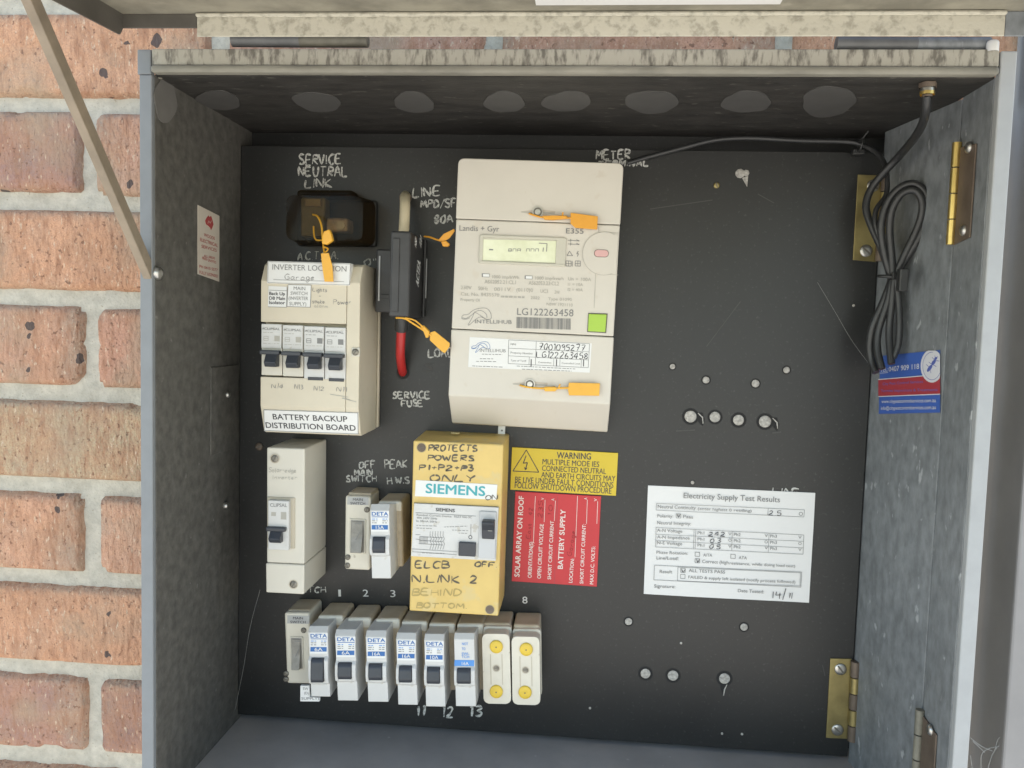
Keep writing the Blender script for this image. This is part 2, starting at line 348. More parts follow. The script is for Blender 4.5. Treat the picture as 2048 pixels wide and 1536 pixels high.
class Plane:
    """a drawing plane on a real surface: u right, v up, w out of the surface; L() finds where a line of sight meets it"""
    def __init__(self, o, u, v):
        self.o = Vector(o); self.u = Vector(u).normalized(); self.n = self.u.cross(Vector(v)).normalized(); self.v = self.n.cross(self.u)
        self.M = Matrix((( self.u.x, self.v.x, self.n.x, self.o.x), (self.u.y, self.v.y, self.n.y, self.o.y), (self.u.z, self.v.z, self.n.z, self.o.z), (0, 0, 0, 1)))
        self.I = self.M.inverted()
    def L(self, px, py, h=0.0):
        d = CAM_R @ Vector((px-1024, 768-py, -F_PX))
        q = self.o + self.n*h
        t = (q-CAM_LOC).dot(self.n)/d.dot(self.n)
        p = self.I @ (CAM_LOC + d*t)
        return (p.x, p.y)
    def L3(self, px, py, h=0.0): return (*self.L(px, py, h), h)
    def scale(self, px, py, h):
        a = Vector(self.L(px, py, h)); return (Vector(self.L(px, py-10, h))-a).length/10
    def text(self, b, s, p0, p1, cap, h, m, bold=0.0):
        """printed words whose baseline runs from p0 to p1, cap = letter height in picture pixels"""
        vs, fs = text_mesh(s, 0.0)
        if not vs: return
        x0 = min(v.x for v in vs); x1 = max(v.x for v in vs)
        a = Vector(self.L(*p0, h)); e = Vector(self.L(*p1, h)); d = e-a; ln = d.length; d.normalize(); nn = Vector((-d.y, d.x))
        k = ln/(x1-x0); kh = cap*self.scale(*p0, h)/.70
        offs = [(0, 0)] if bold < .004 else ([(-bold*.6, 0), (bold*.6, 0)] if bold < .015 else [(-bold, -bold*.4), (bold, -bold*.4), (0, bold*.5), (-bold*.5, 0), (bold*.5, bold*.3)])
        for i, (ox, oy) in enumerate(offs):
            b.add([(*(a + d*((v.x-x0)*k+ox*kh*.7) + nn*((v.y+oy)*kh)), h+i*2e-6) for v in vs], fs, m)
    def hand(self, b, s, p0, p1, cap, h, m, th=1.6, jit=.035):
        a = Vector(self.L(*p0, h)); e = Vector(self.L(*p1, h)); d = e-a; ln = d.length; d.normalize(); nn = Vector((-d.y, d.x))
        sc = self.scale(*p0, h); kh = cap*sc
        adv = []; x = 0
        for ch in s:
            w = .32 if ch == ' ' else max([float(q.split(',')[0]) for st in SF[ch].split('|') for q in st.split()] or [.3])
            adv.append((x, w)); x += w+.2
        k = ln/max(x-.2, .1)
        for ch, (xo, w) in zip(s, adv):
            dy = rng.uniform(-.05, .05); sk = rng.uniform(-.05, .12); sz = rng.uniform(.92, 1.08)
            for st in SF[ch].split('|'):
                if not st: continue
                pts = []
                for q in st.split():
                    qx, qy = map(float, q.split(','))
                    qx += rng.uniform(-jit, jit)+sk*qy; qy = qy*sz+rng.uniform(-jit, jit)+dy
                    g = a + d*((xo+qx)*k) + nn*(qy*kh); pts.append(Vector((g.x, g.y, 0)))
                pts = catmull(pts, 3) if len(pts) > 2 else pts
                h += 2e-6
                w0 = rng.uniform(0, 6); b.ribbon(pts, [th*sc*(1+.32*math.sin(w0+i*1.1)+rng.uniform(-.12, .12)) for i in range(len(pts))], h, m)
    def sheet(self, b, pts, h, m): b.sheet([self.L(*p, h) for p in pts], h, m)
    def plate(self, b, pts, h0, h1, m, bev=0.0, seg=2, hm=None):
        b.prism(ccw([self.L(*p, h1 if hm is None else hm) for p in pts]), h0, h1, m, bev, seg)
    def lines(self, b, segs, th, h, m):
        for p0, p1 in segs:
            b.ribbon([self.L(*p0, h), self.L(*p1, h)], th*self.scale(*p0, h), h, m, False)
    def poly(self, b, pts, th, h, m, closed=False):
        if closed: pts = list(pts)+[pts[0]]
        self.lines(b, list(zip(pts[:-1], pts[1:])), th, h, m)

def ccw(p):
    a = sum(p[i][0]*p[(i+1) % len(p)][1]-p[(i+1) % len(p)][0]*p[i][1] for i in range(len(p)))
    return p if a > 0 else p[::-1]
def rrect(x0, x1, y0, y1, r, n=5):
    pts = []
    for cx, cy, a0 in ((x1-r, y1-r, 0), (x0+r, y1-r, 90), (x0+r, y0+r, 180), (x1-r, y0+r, 270)):
        pts += [(cx+r*math.cos(R(a0+90*i/n)), cy+r*math.sin(R(a0+90*i/n))) for i in range(n+1)]
    return pts
def quad(x0, y0, x1, y1, sl=0.045, lean=-.045):
    """four picture corners of an upright rectangle seen with the slight roll of the camera"""
    w = x1-x0; h = y1-y0
    return [(x0, y0), (x1, y0+w*sl), (x1+h*lean, y1+w*sl), (x0+h*lean, y1)]

def tag(o, label, cat, group=None, kind=None):
    o['label'] = label; o['category'] = cat
    if group: o['group'] = group
    if kind: o['kind'] = kind
    return o
def empty(name, M):
    o = bpy.data.objects.new(name, None); COL.objects.link(o); o.empty_display_size = .02
    o.matrix_world = M; return o

W, H, D = 0.600, 0.5696, 0.1574             # inside width, height and depth to the black panel
PX = Plane((0, D, 0), (1, 0, 0), (0, 0, 1))   # the whole panel plane
def Q(px, py, y=D):
    d = CAM_R @ Vector((px-1024, 768-py, -F_PX)); t = (y-CAM_LOC.y)/d.y
    return CAM_LOC + d*t
class Dev(Plane):
    """a thing fixed on the panel: its plane sits where the corners of its front (h in front of the panel) show it"""
    def __init__(self, name, label, cat, tl, tr, br, bl, h, group=None):
        a, b, c, d = (Q(*p, D-h) for p in (tl, tr, br, bl))
        u = (b-a)+(c-d); cen = (a+b+c+d)/4; cen.y = D
        super().__init__(cen, (u.x, 0, u.z), (0, 0, 1))
        self.root = tag(empty(name, self.M), label, cat, group)
        self.w = ((b-a).length+(c-d).length)/2; self.hh = ((a-d).length+(b-c).length)/2
def screw(b, x, y, r, z, m='screw_dull', ang=.6):
    b.cyl(x, y, r, z-.0005, z+.0012, m, 18, dome=.0008)
    c, s = math.cos(ang), math.sin(ang)
    b.ribbon([(x-c*r*.8, y-s*r*.8), (x+c*r*.8, y+s*r*.8)], r*.28, z+.00135, 'groove', False)
    return b

# ================================================================== SETTING
b = B(); b.sheet([(-30, -40), (30, -40), (30, .4), (-30, .4)], -1.35, 'concrete')  # out of view: pale ground added to bounce light up into the box
g = b.build('ground'); g['kind'] = 'structure'; g['label'] = 'unseen pale concrete ground added below the meter box to bounce light'

# ---------------- brick wall
W, H, D = 0.600, 0.5696, 0.1574             # inside width, height and depth to the black panel
YW = 0.1105; XB = -0.1179; ZB = 0.6617; CP = 0.086; PP = 0.240
TONES = [(.58, .315, .185), (.55, .30, .19), (.60, .335, .20), (.53, .295, .205), (.57, .32, .21), (.47, .285, .22)]
FIX = {(7, 0): (.30, .185, .155), (1, 0): (.52, .31, .225), (3, 0): (.50, .275, .195), (5, 0): (.55, .325, .225), (4, -1): (.47, .36, .235), (6, -1): (.58, .32, .20), (2, -1): (.58, .325, .205), (0, -1): (.60, .34, .215)}
def brick_wall():
    verts = []; faces = []; cols = []; mi = []
    x_lo, x_hi = -0.85, 0.665
    for course in range(-5, 14):                      # course 0 lies under joint ZB
        z1 = ZB - course*CP; z0 = z1 - CP
        off = 0.0 if course % 2 == 1 else PP/2
        k0 = int((x_lo-XB)/PP)-2
        for k in range(k0, k0+10):
            x0 = XB+off+k*PP; x1 = x0+PP
            x0 = max(x0+.005, x_lo); x1 = min(x1-.005, x_hi)
            if z0 < H+.003 and z1 > -.03:             # the wall is open where the box is let into it
                if x0 < -.012 < x1: x1 = -.012
                elif -.012 <= x0 < W+.012: continue
            if x1-x0 < .02: continue
            rb = random.Random(course*97+k*13+5)
            j = .0055
            bx0, bx1, bz0, bz1 = x0+rb.uniform(-.001, .002), x1-rb.uniform(-.001, .002), z0+j+rb.uniform(-.0015, .002), z1-j-rb.uniform(-.0015, .001)
            near = (x1 > -.45 and -.1 < z1 < .80 and x0 < .1) or (.5 < z1 < .75)
            st = .0042 if near else .012
            nx = max(6, int((bx1-bx0)/st)); nz = max(5, int((bz1-bz0)/st))
            tone = rb.choice(TONES); 
            if rb.random() < .18: tone = (.34, .205, .17)
            tone = FIX.get((course, k), tone)
            smear_l, smear_r = rb.random() < .35, rb.random() < .55
            push = rb.uniform(-.0015, .0015); cr = [rb.uniform(.006, .018) for _ in range(4)]
            o = len(verts)
            for iz in range(nz+1):
                for ix in range(nx+1):
                    fx, fz = ix/nx, iz/nz
                    x = bx0+(bx1-bx0)*fx; z = bz0+(bz1-bz0)*fz
                    ex = min(x-bx0, bx1-x); ez = min(z-bz0, bz1-z)
                    c = cr[(0 if fx < .5 else 1)+(0 if fz < .5 else 2)]
                    if ex < c and ez < c:
                        e = c - math.hypot(c-ex, c-ez)
                    else: e = min(ex, ez)
                    n1 = noise.noise(Vector((x*38, z*38, course*3.1+k)))
                    n2 = noise.noise(Vector((x*120, z*120, 7.7+k)))
                    e2 = e + n1*.005 + n2*.0025 - .0008
                    rr = .0045; t = max(0.0, min(1.0, (rr-e2)/rr)) if e2 < rr else 0
                    y = YW - .0055 + push + (1-math.sqrt(max(0, 1-t*t)))*.0075 + n1*.0012 + n2*.0006
                    if e <= 1e-6: y = YW+.006
                    verts.append((x, y, z))
                    v = 1+.16*noise.noise(Vector((x*14, z*14, 3.3*course+k)))
                    sm = 0
                    if smear_l: sm = max(sm, 1-(x-bx0)/.035)
                    if smear_r: sm = max(sm, 1-(bx1-x)/.04)
                    sm = max(sm, .9*(1-(bz1-z)/.012), .55*(1-e/.006))
                    sm = max(0, min(1, sm*1.5+.8*n1))*.75
                    base = [tone[i]*v*(1-sm)+(.34, .275, .21)[i]*sm for i in range(3)]
                    cols.append((*base, 1))
            for iz in range(nz):
                for ix in range(nx):
                    a = o+iz*(nx+1)+ix; faces.append((a, a+1, a+nx+2, a+nx+1)); mi.append(0)
    # mortar bed
    o = len(verts); nx, nz = 260, 200; Z0, Z1 = ZB-14*CP, ZB+5*CP
    for iz in range(nz+1):
        for ix in range(nx+1):
            x = x_lo+(x_hi-x_lo)*ix/nx; z = Z0+(Z1-Z0)*iz/nz
            verts.append((x, YW+.0015+.0022*noise.noise(Vector((x*60, z*60, 1.5)))+.0012*noise.noise(Vector((x*160, z*160, 9))), z)); cols.append((1, 1, 1, 1))
    for iz in range(nz):
        for ix in range(nx):
            a = o+iz*(nx+1)+ix; mx_, mz_ = verts[a][0], verts[a][2]
            if -.0135 < mx_ < W+.009 and -.03 < mz_ < H+.001: continue
            faces.append((a, a+1, a+nx+2, a+nx+1)); mi.append(1)
    me = bpy.data.meshes.new('brick_wall'); me.from_pydata(verts, [], faces)
    me.materials.append(MATS['brick']); me.materials.append(MATS['mortar'])
    me.polygons.foreach_set('material_index', mi); me.polygons.foreach_set('use_smooth', [True]*len(faces))
    ca = me.color_attributes.new('tone', 'FLOAT_COLOR', 'POINT'); ca.data.foreach_set('color', [c for q in cols for c in q]); me.update()
    w = bpy.data.objects.new('brick_wall', me); COL.objects.link(w)
    tag(w, 'orange brick wall with dark specks and pale mortar behind the open box', 'brick wall')
brick_wall()

# ---------------- door frame at the right
t = tag(empty('door_frame', Matrix.Translation((.67, YW, -.6))), 'grey door frame with pale post at the right edge beside the box', 'door frame')
b = B(); b.box(0, .062, -.045, .06, 0, 1.8, 'jamb_dark', .002); b.build('jamb', t)
b = B(); b.box(.0625, .17, -.062, .06, 0, 1.8, 'jamb_pale', .003); b.build('post', t)

# ================================================================== THE BOX
box = tag(empty('electrical_box', Matrix.Translation((0, 0, 0))), 'open grey steel meter box fixed to the brick wall', 'electrical box')
T = .0095; DB = .185
b = B(); b.box(-T, 0, .003, DB, -.012, H+.001, 'box_inner', .0006)
left = b.build('side_wall', box, label='dark mottled left side wall of the box')
b = B(); b.box(-T-.0004, -.0002, -.002, .0028, -.012, H-.0005, 'edge_sky_tint', .0008)
b.box(-T-.0022, -.001, -.0015, .004, H-.0002, H+.018, 'edge_sky_tint', .0008); b.build('front_edge', box, label='front edge on the left, blue-grey with sky light in its colour')
b = B(); b.box(W, W+T, .003, .0505, -.012, H+.001, 'galvanised', .0006); rw = b.build('side_wall', box, label='galvanised front strip of the right side wall')
b = B(); b.box(W+.0002, W+T+.0015, -.004, .0028, -.012, H+.0165, 'pale_edge', .001); b.build('front_edge', box, label='pale front edge on the right')
# splayed rear strip of the right wall
PR = .5822
b = B(); vs = [(W+.0005, .0535), (PR, D+.003), (PR+.004, D+.004), (W+.0045, .0535)]
bm = bmesh.new(); lo = [bm.verts.new((x, y, -.012)) for x, y in vs]; hi = [bm.verts.new((x, y, H)) for x, y in vs]
bm.faces.new(lo[::-1]); bm.faces.new(hi)
for i in range(4): bm.faces.new((lo[i], lo[(i+1) % 4], hi[(i+1) % 4], hi[i]))
b._bm(bm, 'galvanised', .0006); b.box(W+.0047, W+T, .0508, DB, -.012, H, 'box_inner'); b.build('hinge_strip', box, label='galvanised rear strip of the right side wall')
b = B(); b.box(0, W, .003, DB, H, H+.004, 'box_ceiling'); top = b.build('ceiling', box)
b = B(); b.box(0, W, .0, DB, -.012, -.002, 'box_floor', .0005); b.build('floor_plate', box)
b = B(); b.box(-.002, W+.002, DB, DB+.004, -.012, H+.004, 'panel_black'); b.build('rear_sheet', box)
# front lip of the top: peeling band over a rolled edge
b = B(); b.box(.0005, W-.0005, -.0035, .003, H+.0062, H+.0178, 'peeling', .0008)
b.box(.0005, W-.0005, -.0062, .003, H+.0002, H+.006, 'lip_roll', .0024, 3); b.box(.002, W-.002, .0032, DB, H+.0042, H+.0165, 'lid_dark')
b.build('top_lip', box, label='top lip with flaking pale paint')
# knockout patches on ceiling
CE = Plane((0, 0, H), (1, 0, 0), (0, -1, 0))
for (x, y, rx, ry, rot) in [(436, 200, 42, 20, .12), (634, 203, 50, 18, .05), (828, 204, 43, 19, .08), (1009, 203, 42, 20, .08), (1134, 202, 48, 20, .02), (1303, 203, 50, 24, .06), (1493, 203, 52, 20, .02), (1657, 202, 58, 28, -.05)]:
    b = B(); c = CE.L(x, y); pts = []
    for i in range(64):
        a = 2*math.pi*i/64; kx = 1+.09*math.sin(2*a+x)+.05*math.sin(3*a+x*1.7)+.02*math.sin(7*a+x*.3); q = CE.L(x+rx*math.cos(a)*kx, y+ry*math.sin(a)*kx+rot*rx*math.cos(a)); pts.append(q)
    b.prism(ccw(pts), 0, .0006, 'knockout'); o = b.build('knockout', top); o.matrix_world = CE.M
LW = Plane((0, 0, 0), (0, 1, 0), (0, 0, 1))
b = B(); b.prism(ccw([LW.L(330+22*math.cos(a)*(1+.1*math.sin(4*a)), 200+46*math.sin(a)) for a in [2*math.pi*i/26 for i in range(26)]]), 0, .0006, 'knockout_side')
o = b.build('knockout', left); o.matrix_world = LW.M
for p in [(452, 789), (449, 1011)]:
    b = B(); b.cyl(*LW.L(*p), .003, 0, .004, 'steel', 14, dome=.002); o = b.build('screw', left); o.matrix_world = LW.M
b = B(); q0 = LW.L(420, 735); q1 = LW.L(474, 735); b.box(q0[0], q1[0], LW.L(440, 905)[1], q0[1], 0, .0012, 'box_inner', .0004); o = b.build('catch_plate', left); o.matrix_world = LW.M

# ---------------- black mounting panel with plugged holes and chalk
b = B(); b.box(.0005, PR-.001, D, D+.006, .0035, H-.018, 'panel_black', .0006); panel = b.build('back_panel', box, label='black mounting panel with chalk writing and plugged holes')
def on_panel(o, P=PX): o.parent = panel; o.matrix_world = P.M; return o
for (x, y, r) in [(1345, 733, 6), (1412, 760, 7.5), (1511, 767, 8), (1573, 740, 7), (1381, 833, 13), (1430, 834, 11.5), (1477, 840, 12), (1530, 843, 13), (1257, 1243, 8), (1488, 1254, 8), (1291, 1347, 11.5), (1346, 1351, 12), (1449, 1357, 12.5), (1385, 965, 4)]:
    b = B(); c = PX.L(x, y); s = .00046*r
    b.ring(*c, s*.85, s*1.28, .00015, 'hole_rim'); b.cyl(*c, s*rng.uniform(.86, .95), -.001, .0007, 'plug', 18, dome=.0004)
    if r > 12:
        k = 1 if y < 900 else 0
        pts = [PX.L(x+dx, y+dy) for dx, dy in ([(8, -9), (24, -8), (29, 6), (24, 20), (15, 10)] if k else [(-8, 9), (8, 9), (3, 22), (-3, 33), (-8, 20)])]
        b.sheet(pts, .00012, 'hole_rim'); b.ribbon([PX.L(x+dx, y+dy) for dx, dy in ([(15, -7), (24, 2), (25, 14)] if k else [(5, 12), (0, 22), (-2, 34)])], .0012, .00028, 'plug')
    on_panel(b.build('plugged_hole', panel))
b = B(); c = PX.L(1480, 347); b.cyl(*c, .0042, -.001, .0011, 'plug', 9, dome=.0006); b.cyl(*PX.L(1492, 346), .003, -.001, .0009, 'plug', 7, dome=.0006)
b.prism(ccw([PX.L(*p) for p in ((1484, 356), (1496, 352), (1494, 374))]), 0, .0008, 'plug'); on_panel(b.build('gouge', panel))
b = B(); screw(b, *PX.L(1433, 371), .0028, .0006, 'brass', 1.9); on_panel(b.build('screw', panel))
b = B(); screw(b, *PX.L(519, 893), .0038, .0006, 'bronze', .3); on_panel(b.build('screw', panel))
for (x, y) in [(1722, 293), (1707, 611), (1444, 1467), (1484, 1468), (1180, 1416), (1362, 1286)]:
    b = B(); b.cyl(*PX.L(x, y), .0012, -.0005, .0008, 'plug', 10, dome=.0004); on_panel(b.build('pin_hole', panel))
def chalk(lines, m='chalk', th=3.2, jit=.05):
    b = B()
    for s, p0, p1, cap in lines: PX.hand(b, s, p0, p1, cap, .0002, m, th*1.15, jit*.8)
    on_panel(b.build('chalk_writing', panel))
chalk([('SERVICE', (599, 329), (681, 328), 19), ('NEUTRAL', (597, 352), (694, 353), 18), ('LINK', (610, 375), (664, 374), 17)])
chalk([('A.C.T.E.A.', (595, 520), (676, 518), 14)], th=2.6)
chalk([('0"', (729, 532), (752, 531), 14)], th=3)
chalk([('LINE', (826, 395), (879, 391), 19), ('MPD/SF', (842, 416), (912, 414), 16), ('80A', (868, 446), (905, 444), 14)])
chalk([('LOAD', (858, 715), (906, 713), 17)], th=2.8)
chalk([('SERVICE', (785, 797), (860, 796), 13), ('FUSE', (804, 813), (845, 812), 12)], th=2.8)
chalk([('METER', (1192, 319), (1260, 316), 17), ('TERMINAL', (1196, 333), (1297, 332), 11)])
chalk([('OFF', (718, 937), (751, 935), 14), ('PEAK', (770, 937), (815, 935), 15), ('MAIN', (709, 951), (745, 950), 11), ('SWITCH', (692, 964), (753, 963), 12), ('H.W.S', (775, 968), (819, 966), 13)], th=2.6)
chalk([('SWITCH', (585, 1185), (651, 1185), 12)], th=2.2)
chalk([('11', (832, 1432), (848, 1432), 20), ('12', (884, 1434), (906, 1435), 20), ('13', (938, 1433), (963, 1433), 20)], th=3.4)
chalk([('LINE', (1545, 990), (1598, 992), 14)], th=2.8)
chalk([('S', (848, 742), (866, 742), 14)], m='chalk_faint', th=2.6)
b = B()
for s, x0, x1, y in [('1', 677, 682, 1193), ('2', 726, 737, 1193), ('3', 781, 791, 1194), ('8', 1045, 1055, 1207)]:
    b = B(); PX.text(b, s, (x0, y), (x1, y), 14, .0002, 'print_white', .01); on_panel(b.build('printed_number', panel))
for (p0, p1, th) in [((1481, 603), (1413, 693), 1.6), ((1300, 418), (1425, 400), 1.8), ((1516, 388), (1548, 406), 1.5), ((1645, 1330), (1650, 1352), 1.6), ((1352, 862), (1390, 860), 2.2), ((1545, 866), (1562, 864), 3)]:
    b = B(); PX.lines(b, [(p0, p1)], th, .00016, 'chalk_faint'); on_panel(b.build('scratch', panel))

# brass hinges between the panel and the right wall
def brass_hinge(tl, tr, br, bl, screws, label):
    b = B(); PX.plate(b, [tl, tr, br, bl], .0002, .0014, 'brass', .0003)
    o = on_panel(b.build('hinge', panel, label=label))
    b = B(); a = PX.L(*tr); c = PX.L(*br); n = 5
    for i in range(n):
        t0 = i/n+.006; t1 = (i+1)/n-.006
        b.tube([(a[0]+(c[0]-a[0])*t0+.002, a[1]+(c[1]-a[1])*t0, .004), (a[0]+(c[0]-a[0])*t1+.002, a[1]+(c[1]-a[1])*t1, .004)], .0042, 'brass' if i % 2 else 'bronze', 14, 0)
    k = b.build('hinge_barrel', o); k.matrix_world = PX.M
    for p in screws:
        b = B(); screw(b, *PX.L(*p), .0054, .0016, 'steel', rng.uniform(-.9, -.2)); k = b.build('screw', o); k.matrix_world = PX.M
brass_hinge((1716, 349), (1766, 351), (1752, 524), (1706, 520), [(1745, 372), (1731, 502)], 'upper brass hinge behind the coiled cable')
brass_hinge((1661, 1317), (1704, 1318), (1697, 1478), (1652, 1476), [(1680, 1337), (1674, 1458)], 'lower brass hinge beside the bare panel')

# door hinges on right wall
RW = Plane((W, 0, 0), (0, -1, 0), (0, 0, 1))
def door_hinge(ytop, ybot, xt, xb, bright, label):
    a = RW.L(xt, ytop); c = RW.L(xb, ybot); a = (RW.L(1899, 690)[0]-.0025, a[1]); c = (a[0], c[1])
    b = B(); b.prism(ccw([(a[0], a[1]-.004), (a[0]+.027, a[1]-.007), (a[0]+.027, c[1]+.003), (a[0], c[1])]), .0003, .0016, 'bronze', .0004)
    o = b.build('hinge', rw, label=label); o.matrix_world = RW.M
    b = B(); n = 4
    for i in range(n):
        t0 = a[1]+(c[1]-a[1])*(i/n+.006); t1 = a[1]+(c[1]-a[1])*((i+1)/n-.006)
        b.tube([(a[0], t0, .003), (a[0], t1, .003)], .0033, 'brass_bright' if bright else 'hinge_olive', 14, 0)
    k = b.build('hinge_barrel', o); k.matrix_world = RW.M
    for t in (.10, .88):
        b = B(); b.cyl(a[0]+.017, a[1]+(c[1]-a[1])*t, .0042, .0015, .004, 'steel', 16, dome=.0018); k = b.build('screw', o); k.matrix_world = RW.M
door_hinge(283, 490, 1925, 1912, True, 'upper hinge with bright gold barrel on the right wall')
door_hinge(1432, 1640, 1860, 1850, False, 'lower hinge at the bottom right corner')

# ---------------- lid, hinge rods and stay
lid = empty('lid', Matrix.Translation((0, 0, 0))); lid.parent = box; lid['label'] = 'raised lid above the box with pale flaking flange'
zb = Q(1024, 74, -.008).z; zt = Q(1024, 26, -.008).z
th = R(-2.4); x0L, x1R = -.020, W+.034; LEN = .60
def lp(s, n):                                # along the lid, and below it
    return (-.008 - s*math.cos(th) - n*math.sin(th)*0, zt + s*math.sin(th) - n)
b = B()
b.profile([lp(0, 0), lp(LEN, 0), lp(LEN, -.0015), lp(0, -.0015)][::-1], x0L, x1R, 'lid_inner'); b.build('lid_plate', lid)
b = B(); b.box(x0L+.058, x1R-.035, -.0095, -.008, zb, zt-.0002, 'lid_flange', .0006)
b.box(x0L+.058, x1R-.035, -.013, -.0097, zt-.0035, zt-.0004, 'lid_flange', .0015)
b.prism([(0, 0), (.001, 0), (.001, .001), (0, .001)], 0, .0005, 'lid_flange'); b.v = [v if i < len(b.v)-8 else (x0L+.06+v[0], -.009, zb+.004+v[1]) for i, v in enumerate(b.v)]
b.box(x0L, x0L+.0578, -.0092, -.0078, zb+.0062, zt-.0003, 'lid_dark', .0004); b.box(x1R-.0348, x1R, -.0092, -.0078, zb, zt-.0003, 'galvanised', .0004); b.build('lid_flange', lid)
for (xx, s) in ((x0L, 1), (x1R-.0014, -1)):
    zc = Q(240, 72, -.009).z
    b = B(); pts = [lp(0, 0), lp(LEN, 0), lp(LEN, .027), (lp(.004, 0)[0], zc), (lp(0, 0)[0], zc+.006)]
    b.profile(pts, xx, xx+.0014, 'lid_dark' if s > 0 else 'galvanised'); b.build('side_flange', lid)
b = B(); y_, z_ = lp(LEN-.002, 0); b.box(x0L, x1R, y_-.0015, y_, z_-.027, z_-.0002, 'lid_inner'); b.build('front_flange', lid)
LD = Plane((0, -.008, zt), (1, 0, 0), (0, -math.cos(th), math.sin(th)))
b = B(); LD.plate(b, [(1072, 10), (1560, 8), (1600, -60), (1060, -60)], .0004, .0007, 'paper', hm=.0005)
k = b.build('paper_label', lid, label='white paper label inside the lid'); k.matrix_world = LD.M
def rod(xa, xm, xb, y, m1, m2):
    a = Q(xa, y, .004); c = Q(xm, y+1, .004); e = Q(xb, y+1, .004)
    b = B(); b.tube([a, c], .0049, m1, 18, 0); b.tube([c, e], .0049, m2, 18, 0)
    b.build('hinge_rod', lid)
rod(465, 601, 736, 80, 'hinge_rod', 'hinge_olive'); rod(1672, 1832, 1978, 88, 'hinge_rod', 'galvanised')
b = B(); p = Q(1985, 92, -.002); b.cyl(0, 0, .004, 0, .008, 'label_white', 14, dome=.002); b.v = [(p.x+v[0], p.y+v[1], p.z-.004+v[2]) for v in b.v]; b.build('hinge_pin', lid)
# stay: square bar from the left edge of the box up to the lid
SP = Plane((-.004, 0, 0), (0, 1, 0), (0, 0, 1))
e0 = SP.L(304, 560); e1 = SP.L(62, 0)
dv = Vector((0, e1[0]-e0[0], e1[1]-e0[1])); p0 = Vector((-.004, e0[0], e0[1])); kk = (zt-.004-e0[1])/dv.z
p1 = p0+dv*kk; ax = dv.normalized(); nx_ = Vector((1, 0, 0)); ny_ = ax.cross(nx_)
b = B(); hw = .0032; ht = .0048
vs = [p0+nx_*sx*hw+ny_*sy*ht for sx, sy in ((-1, -1), (1, -1), (1, 1), (-1, 1))]+[p1+nx_*sx*hw+ny_*sy*ht for sx, sy in ((-1, -1), (1, -1), (1, 1), (-1, 1))]
bm = bmesh.new(); q = [bm.verts.new(v) for v in vs]
for f in ((0, 3, 2, 1), (4, 5, 6, 7), (0, 1, 5, 4), (1, 2, 6, 5), (2, 3, 7, 6), (3, 0, 4, 7)): bm.faces.new([q[i] for i in f])
b._bm(bm, 'stay', .0006); st = b.build('lid_stay', box, label='brown metal stay propping the lid open')
b = B(); c = LW.L(313, 546); b.cyl(c[0], c[1], .005, 0, .004, 'steel', 16, dome=.0015); k = b.build('pivot_screw', st); k.matrix_world = LW.M
b = B(); c = LW.L(318, 150); b.cyl(c[0], c[1], .003, 0, .003, 'lip_roll', 10, dome=.0015); k = b.build('rivet', left); k.matrix_world = LW.M


# ================================================================== THINGS ON THE PANEL
def C(ox, oy, k): return lambda x, y: (ox+x*k, oy+y*k)
c1 = C(480, 280, .2246); c2 = C(500, 500, .2605); c3 = C(890, 290, .2051); c4 = C(890, 560, .2083); c5 = C(500, 860, .2343)
c6 = C(800, 840, .2605); c7 = C(540, 1180, .1693); c8 = C(780, 1180, .1758); cf = C(740, 370, .254); ct = C(1240, 930, .2148); cw = C(1000, 880, .1953)
def fade(d, b, rows, h, m, th=1.1):
    """rows of print too small to read: short broken strokes"""
    for (x0, x1, y, sl) in rows:
        x = x0
        while x < x1:
            w = rng.uniform(3, 8); d.lines(b, [((x, y+(x-x0)*sl), (min(x+w, x1), y+(min(x+w, x1)-x0)*sl))], th, h, m); x += w+rng.uniform(1.2, 2.5)

# ---------------- electricity meter
HM = .045
d = Dev('electricity_meter', 'large cream electricity meter with grey screen and green square button', 'electricity meter', (914, 315), (1251, 327), (1217, 807), (899, 791), HM)
r = d.root
tl, tr, br, bl = d.L(914, 315, HM), d.L(1251, 327, HM), d.L(1217, 807, HM), d.L(899, 791, HM)
b = B()
hw = d.w/2; vt = (tl[1]+tr[1])/2; vb = (bl[1]+br[1])/2; v2 = d.L(1060, 856, .016)[1]
u0, u1 = (tl[0]+bl[0])/2, (tr[0]+br[0])/2
def split_v(ya, yb): return (d.L(910, ya, HM)[1]+d.L(1235, yb, HM)[1])/2
s1 = split_v(437, 450); s2 = split_v(658, 674)
pr = rrect(u0, u1, s1+.0003, vt, .005)
pr = [(x, y) for x, y in pr if y > s1+.006 or True]
bm_pts = [(u0, s1+.0003), (u1, s1+.0003)]+[(u1-.005+.005*math.cos(R(a)), vt-.005+.005*math.sin(R(a))) for a in (0, 22, 45, 67, 90)]+[(u0+.005-.005*math.sin(R(a)), vt-.005+.005*math.cos(R(a))) for a in (0, 22, 45, 67, 90)]
b.prism(bm_pts, 0, HM, 'meter', .0014, 3); b.build('upper_cover', r)
b = B(); b.box(u0+.0003, u1-.0003, s2+.0003, s1-.0003, 0, HM-.0006, 'meter', .0010); mb = b.build('body', r)
b = B(); b.profile([(s2-.0003, 0), (s2-.0003, HM), (vb, HM), (v2+.001, .018), (v2, .014), (v2, 0)], u0, u1, 'meter', .0012, 3)
b.build('terminal_cover', r)
b = B(); b.box(u0+.002, u1-.002, s2+.001, vt-.001, -.0005, HM-.003, 'groove'); b.build('inner_frame', r)
hb = HM-.0004
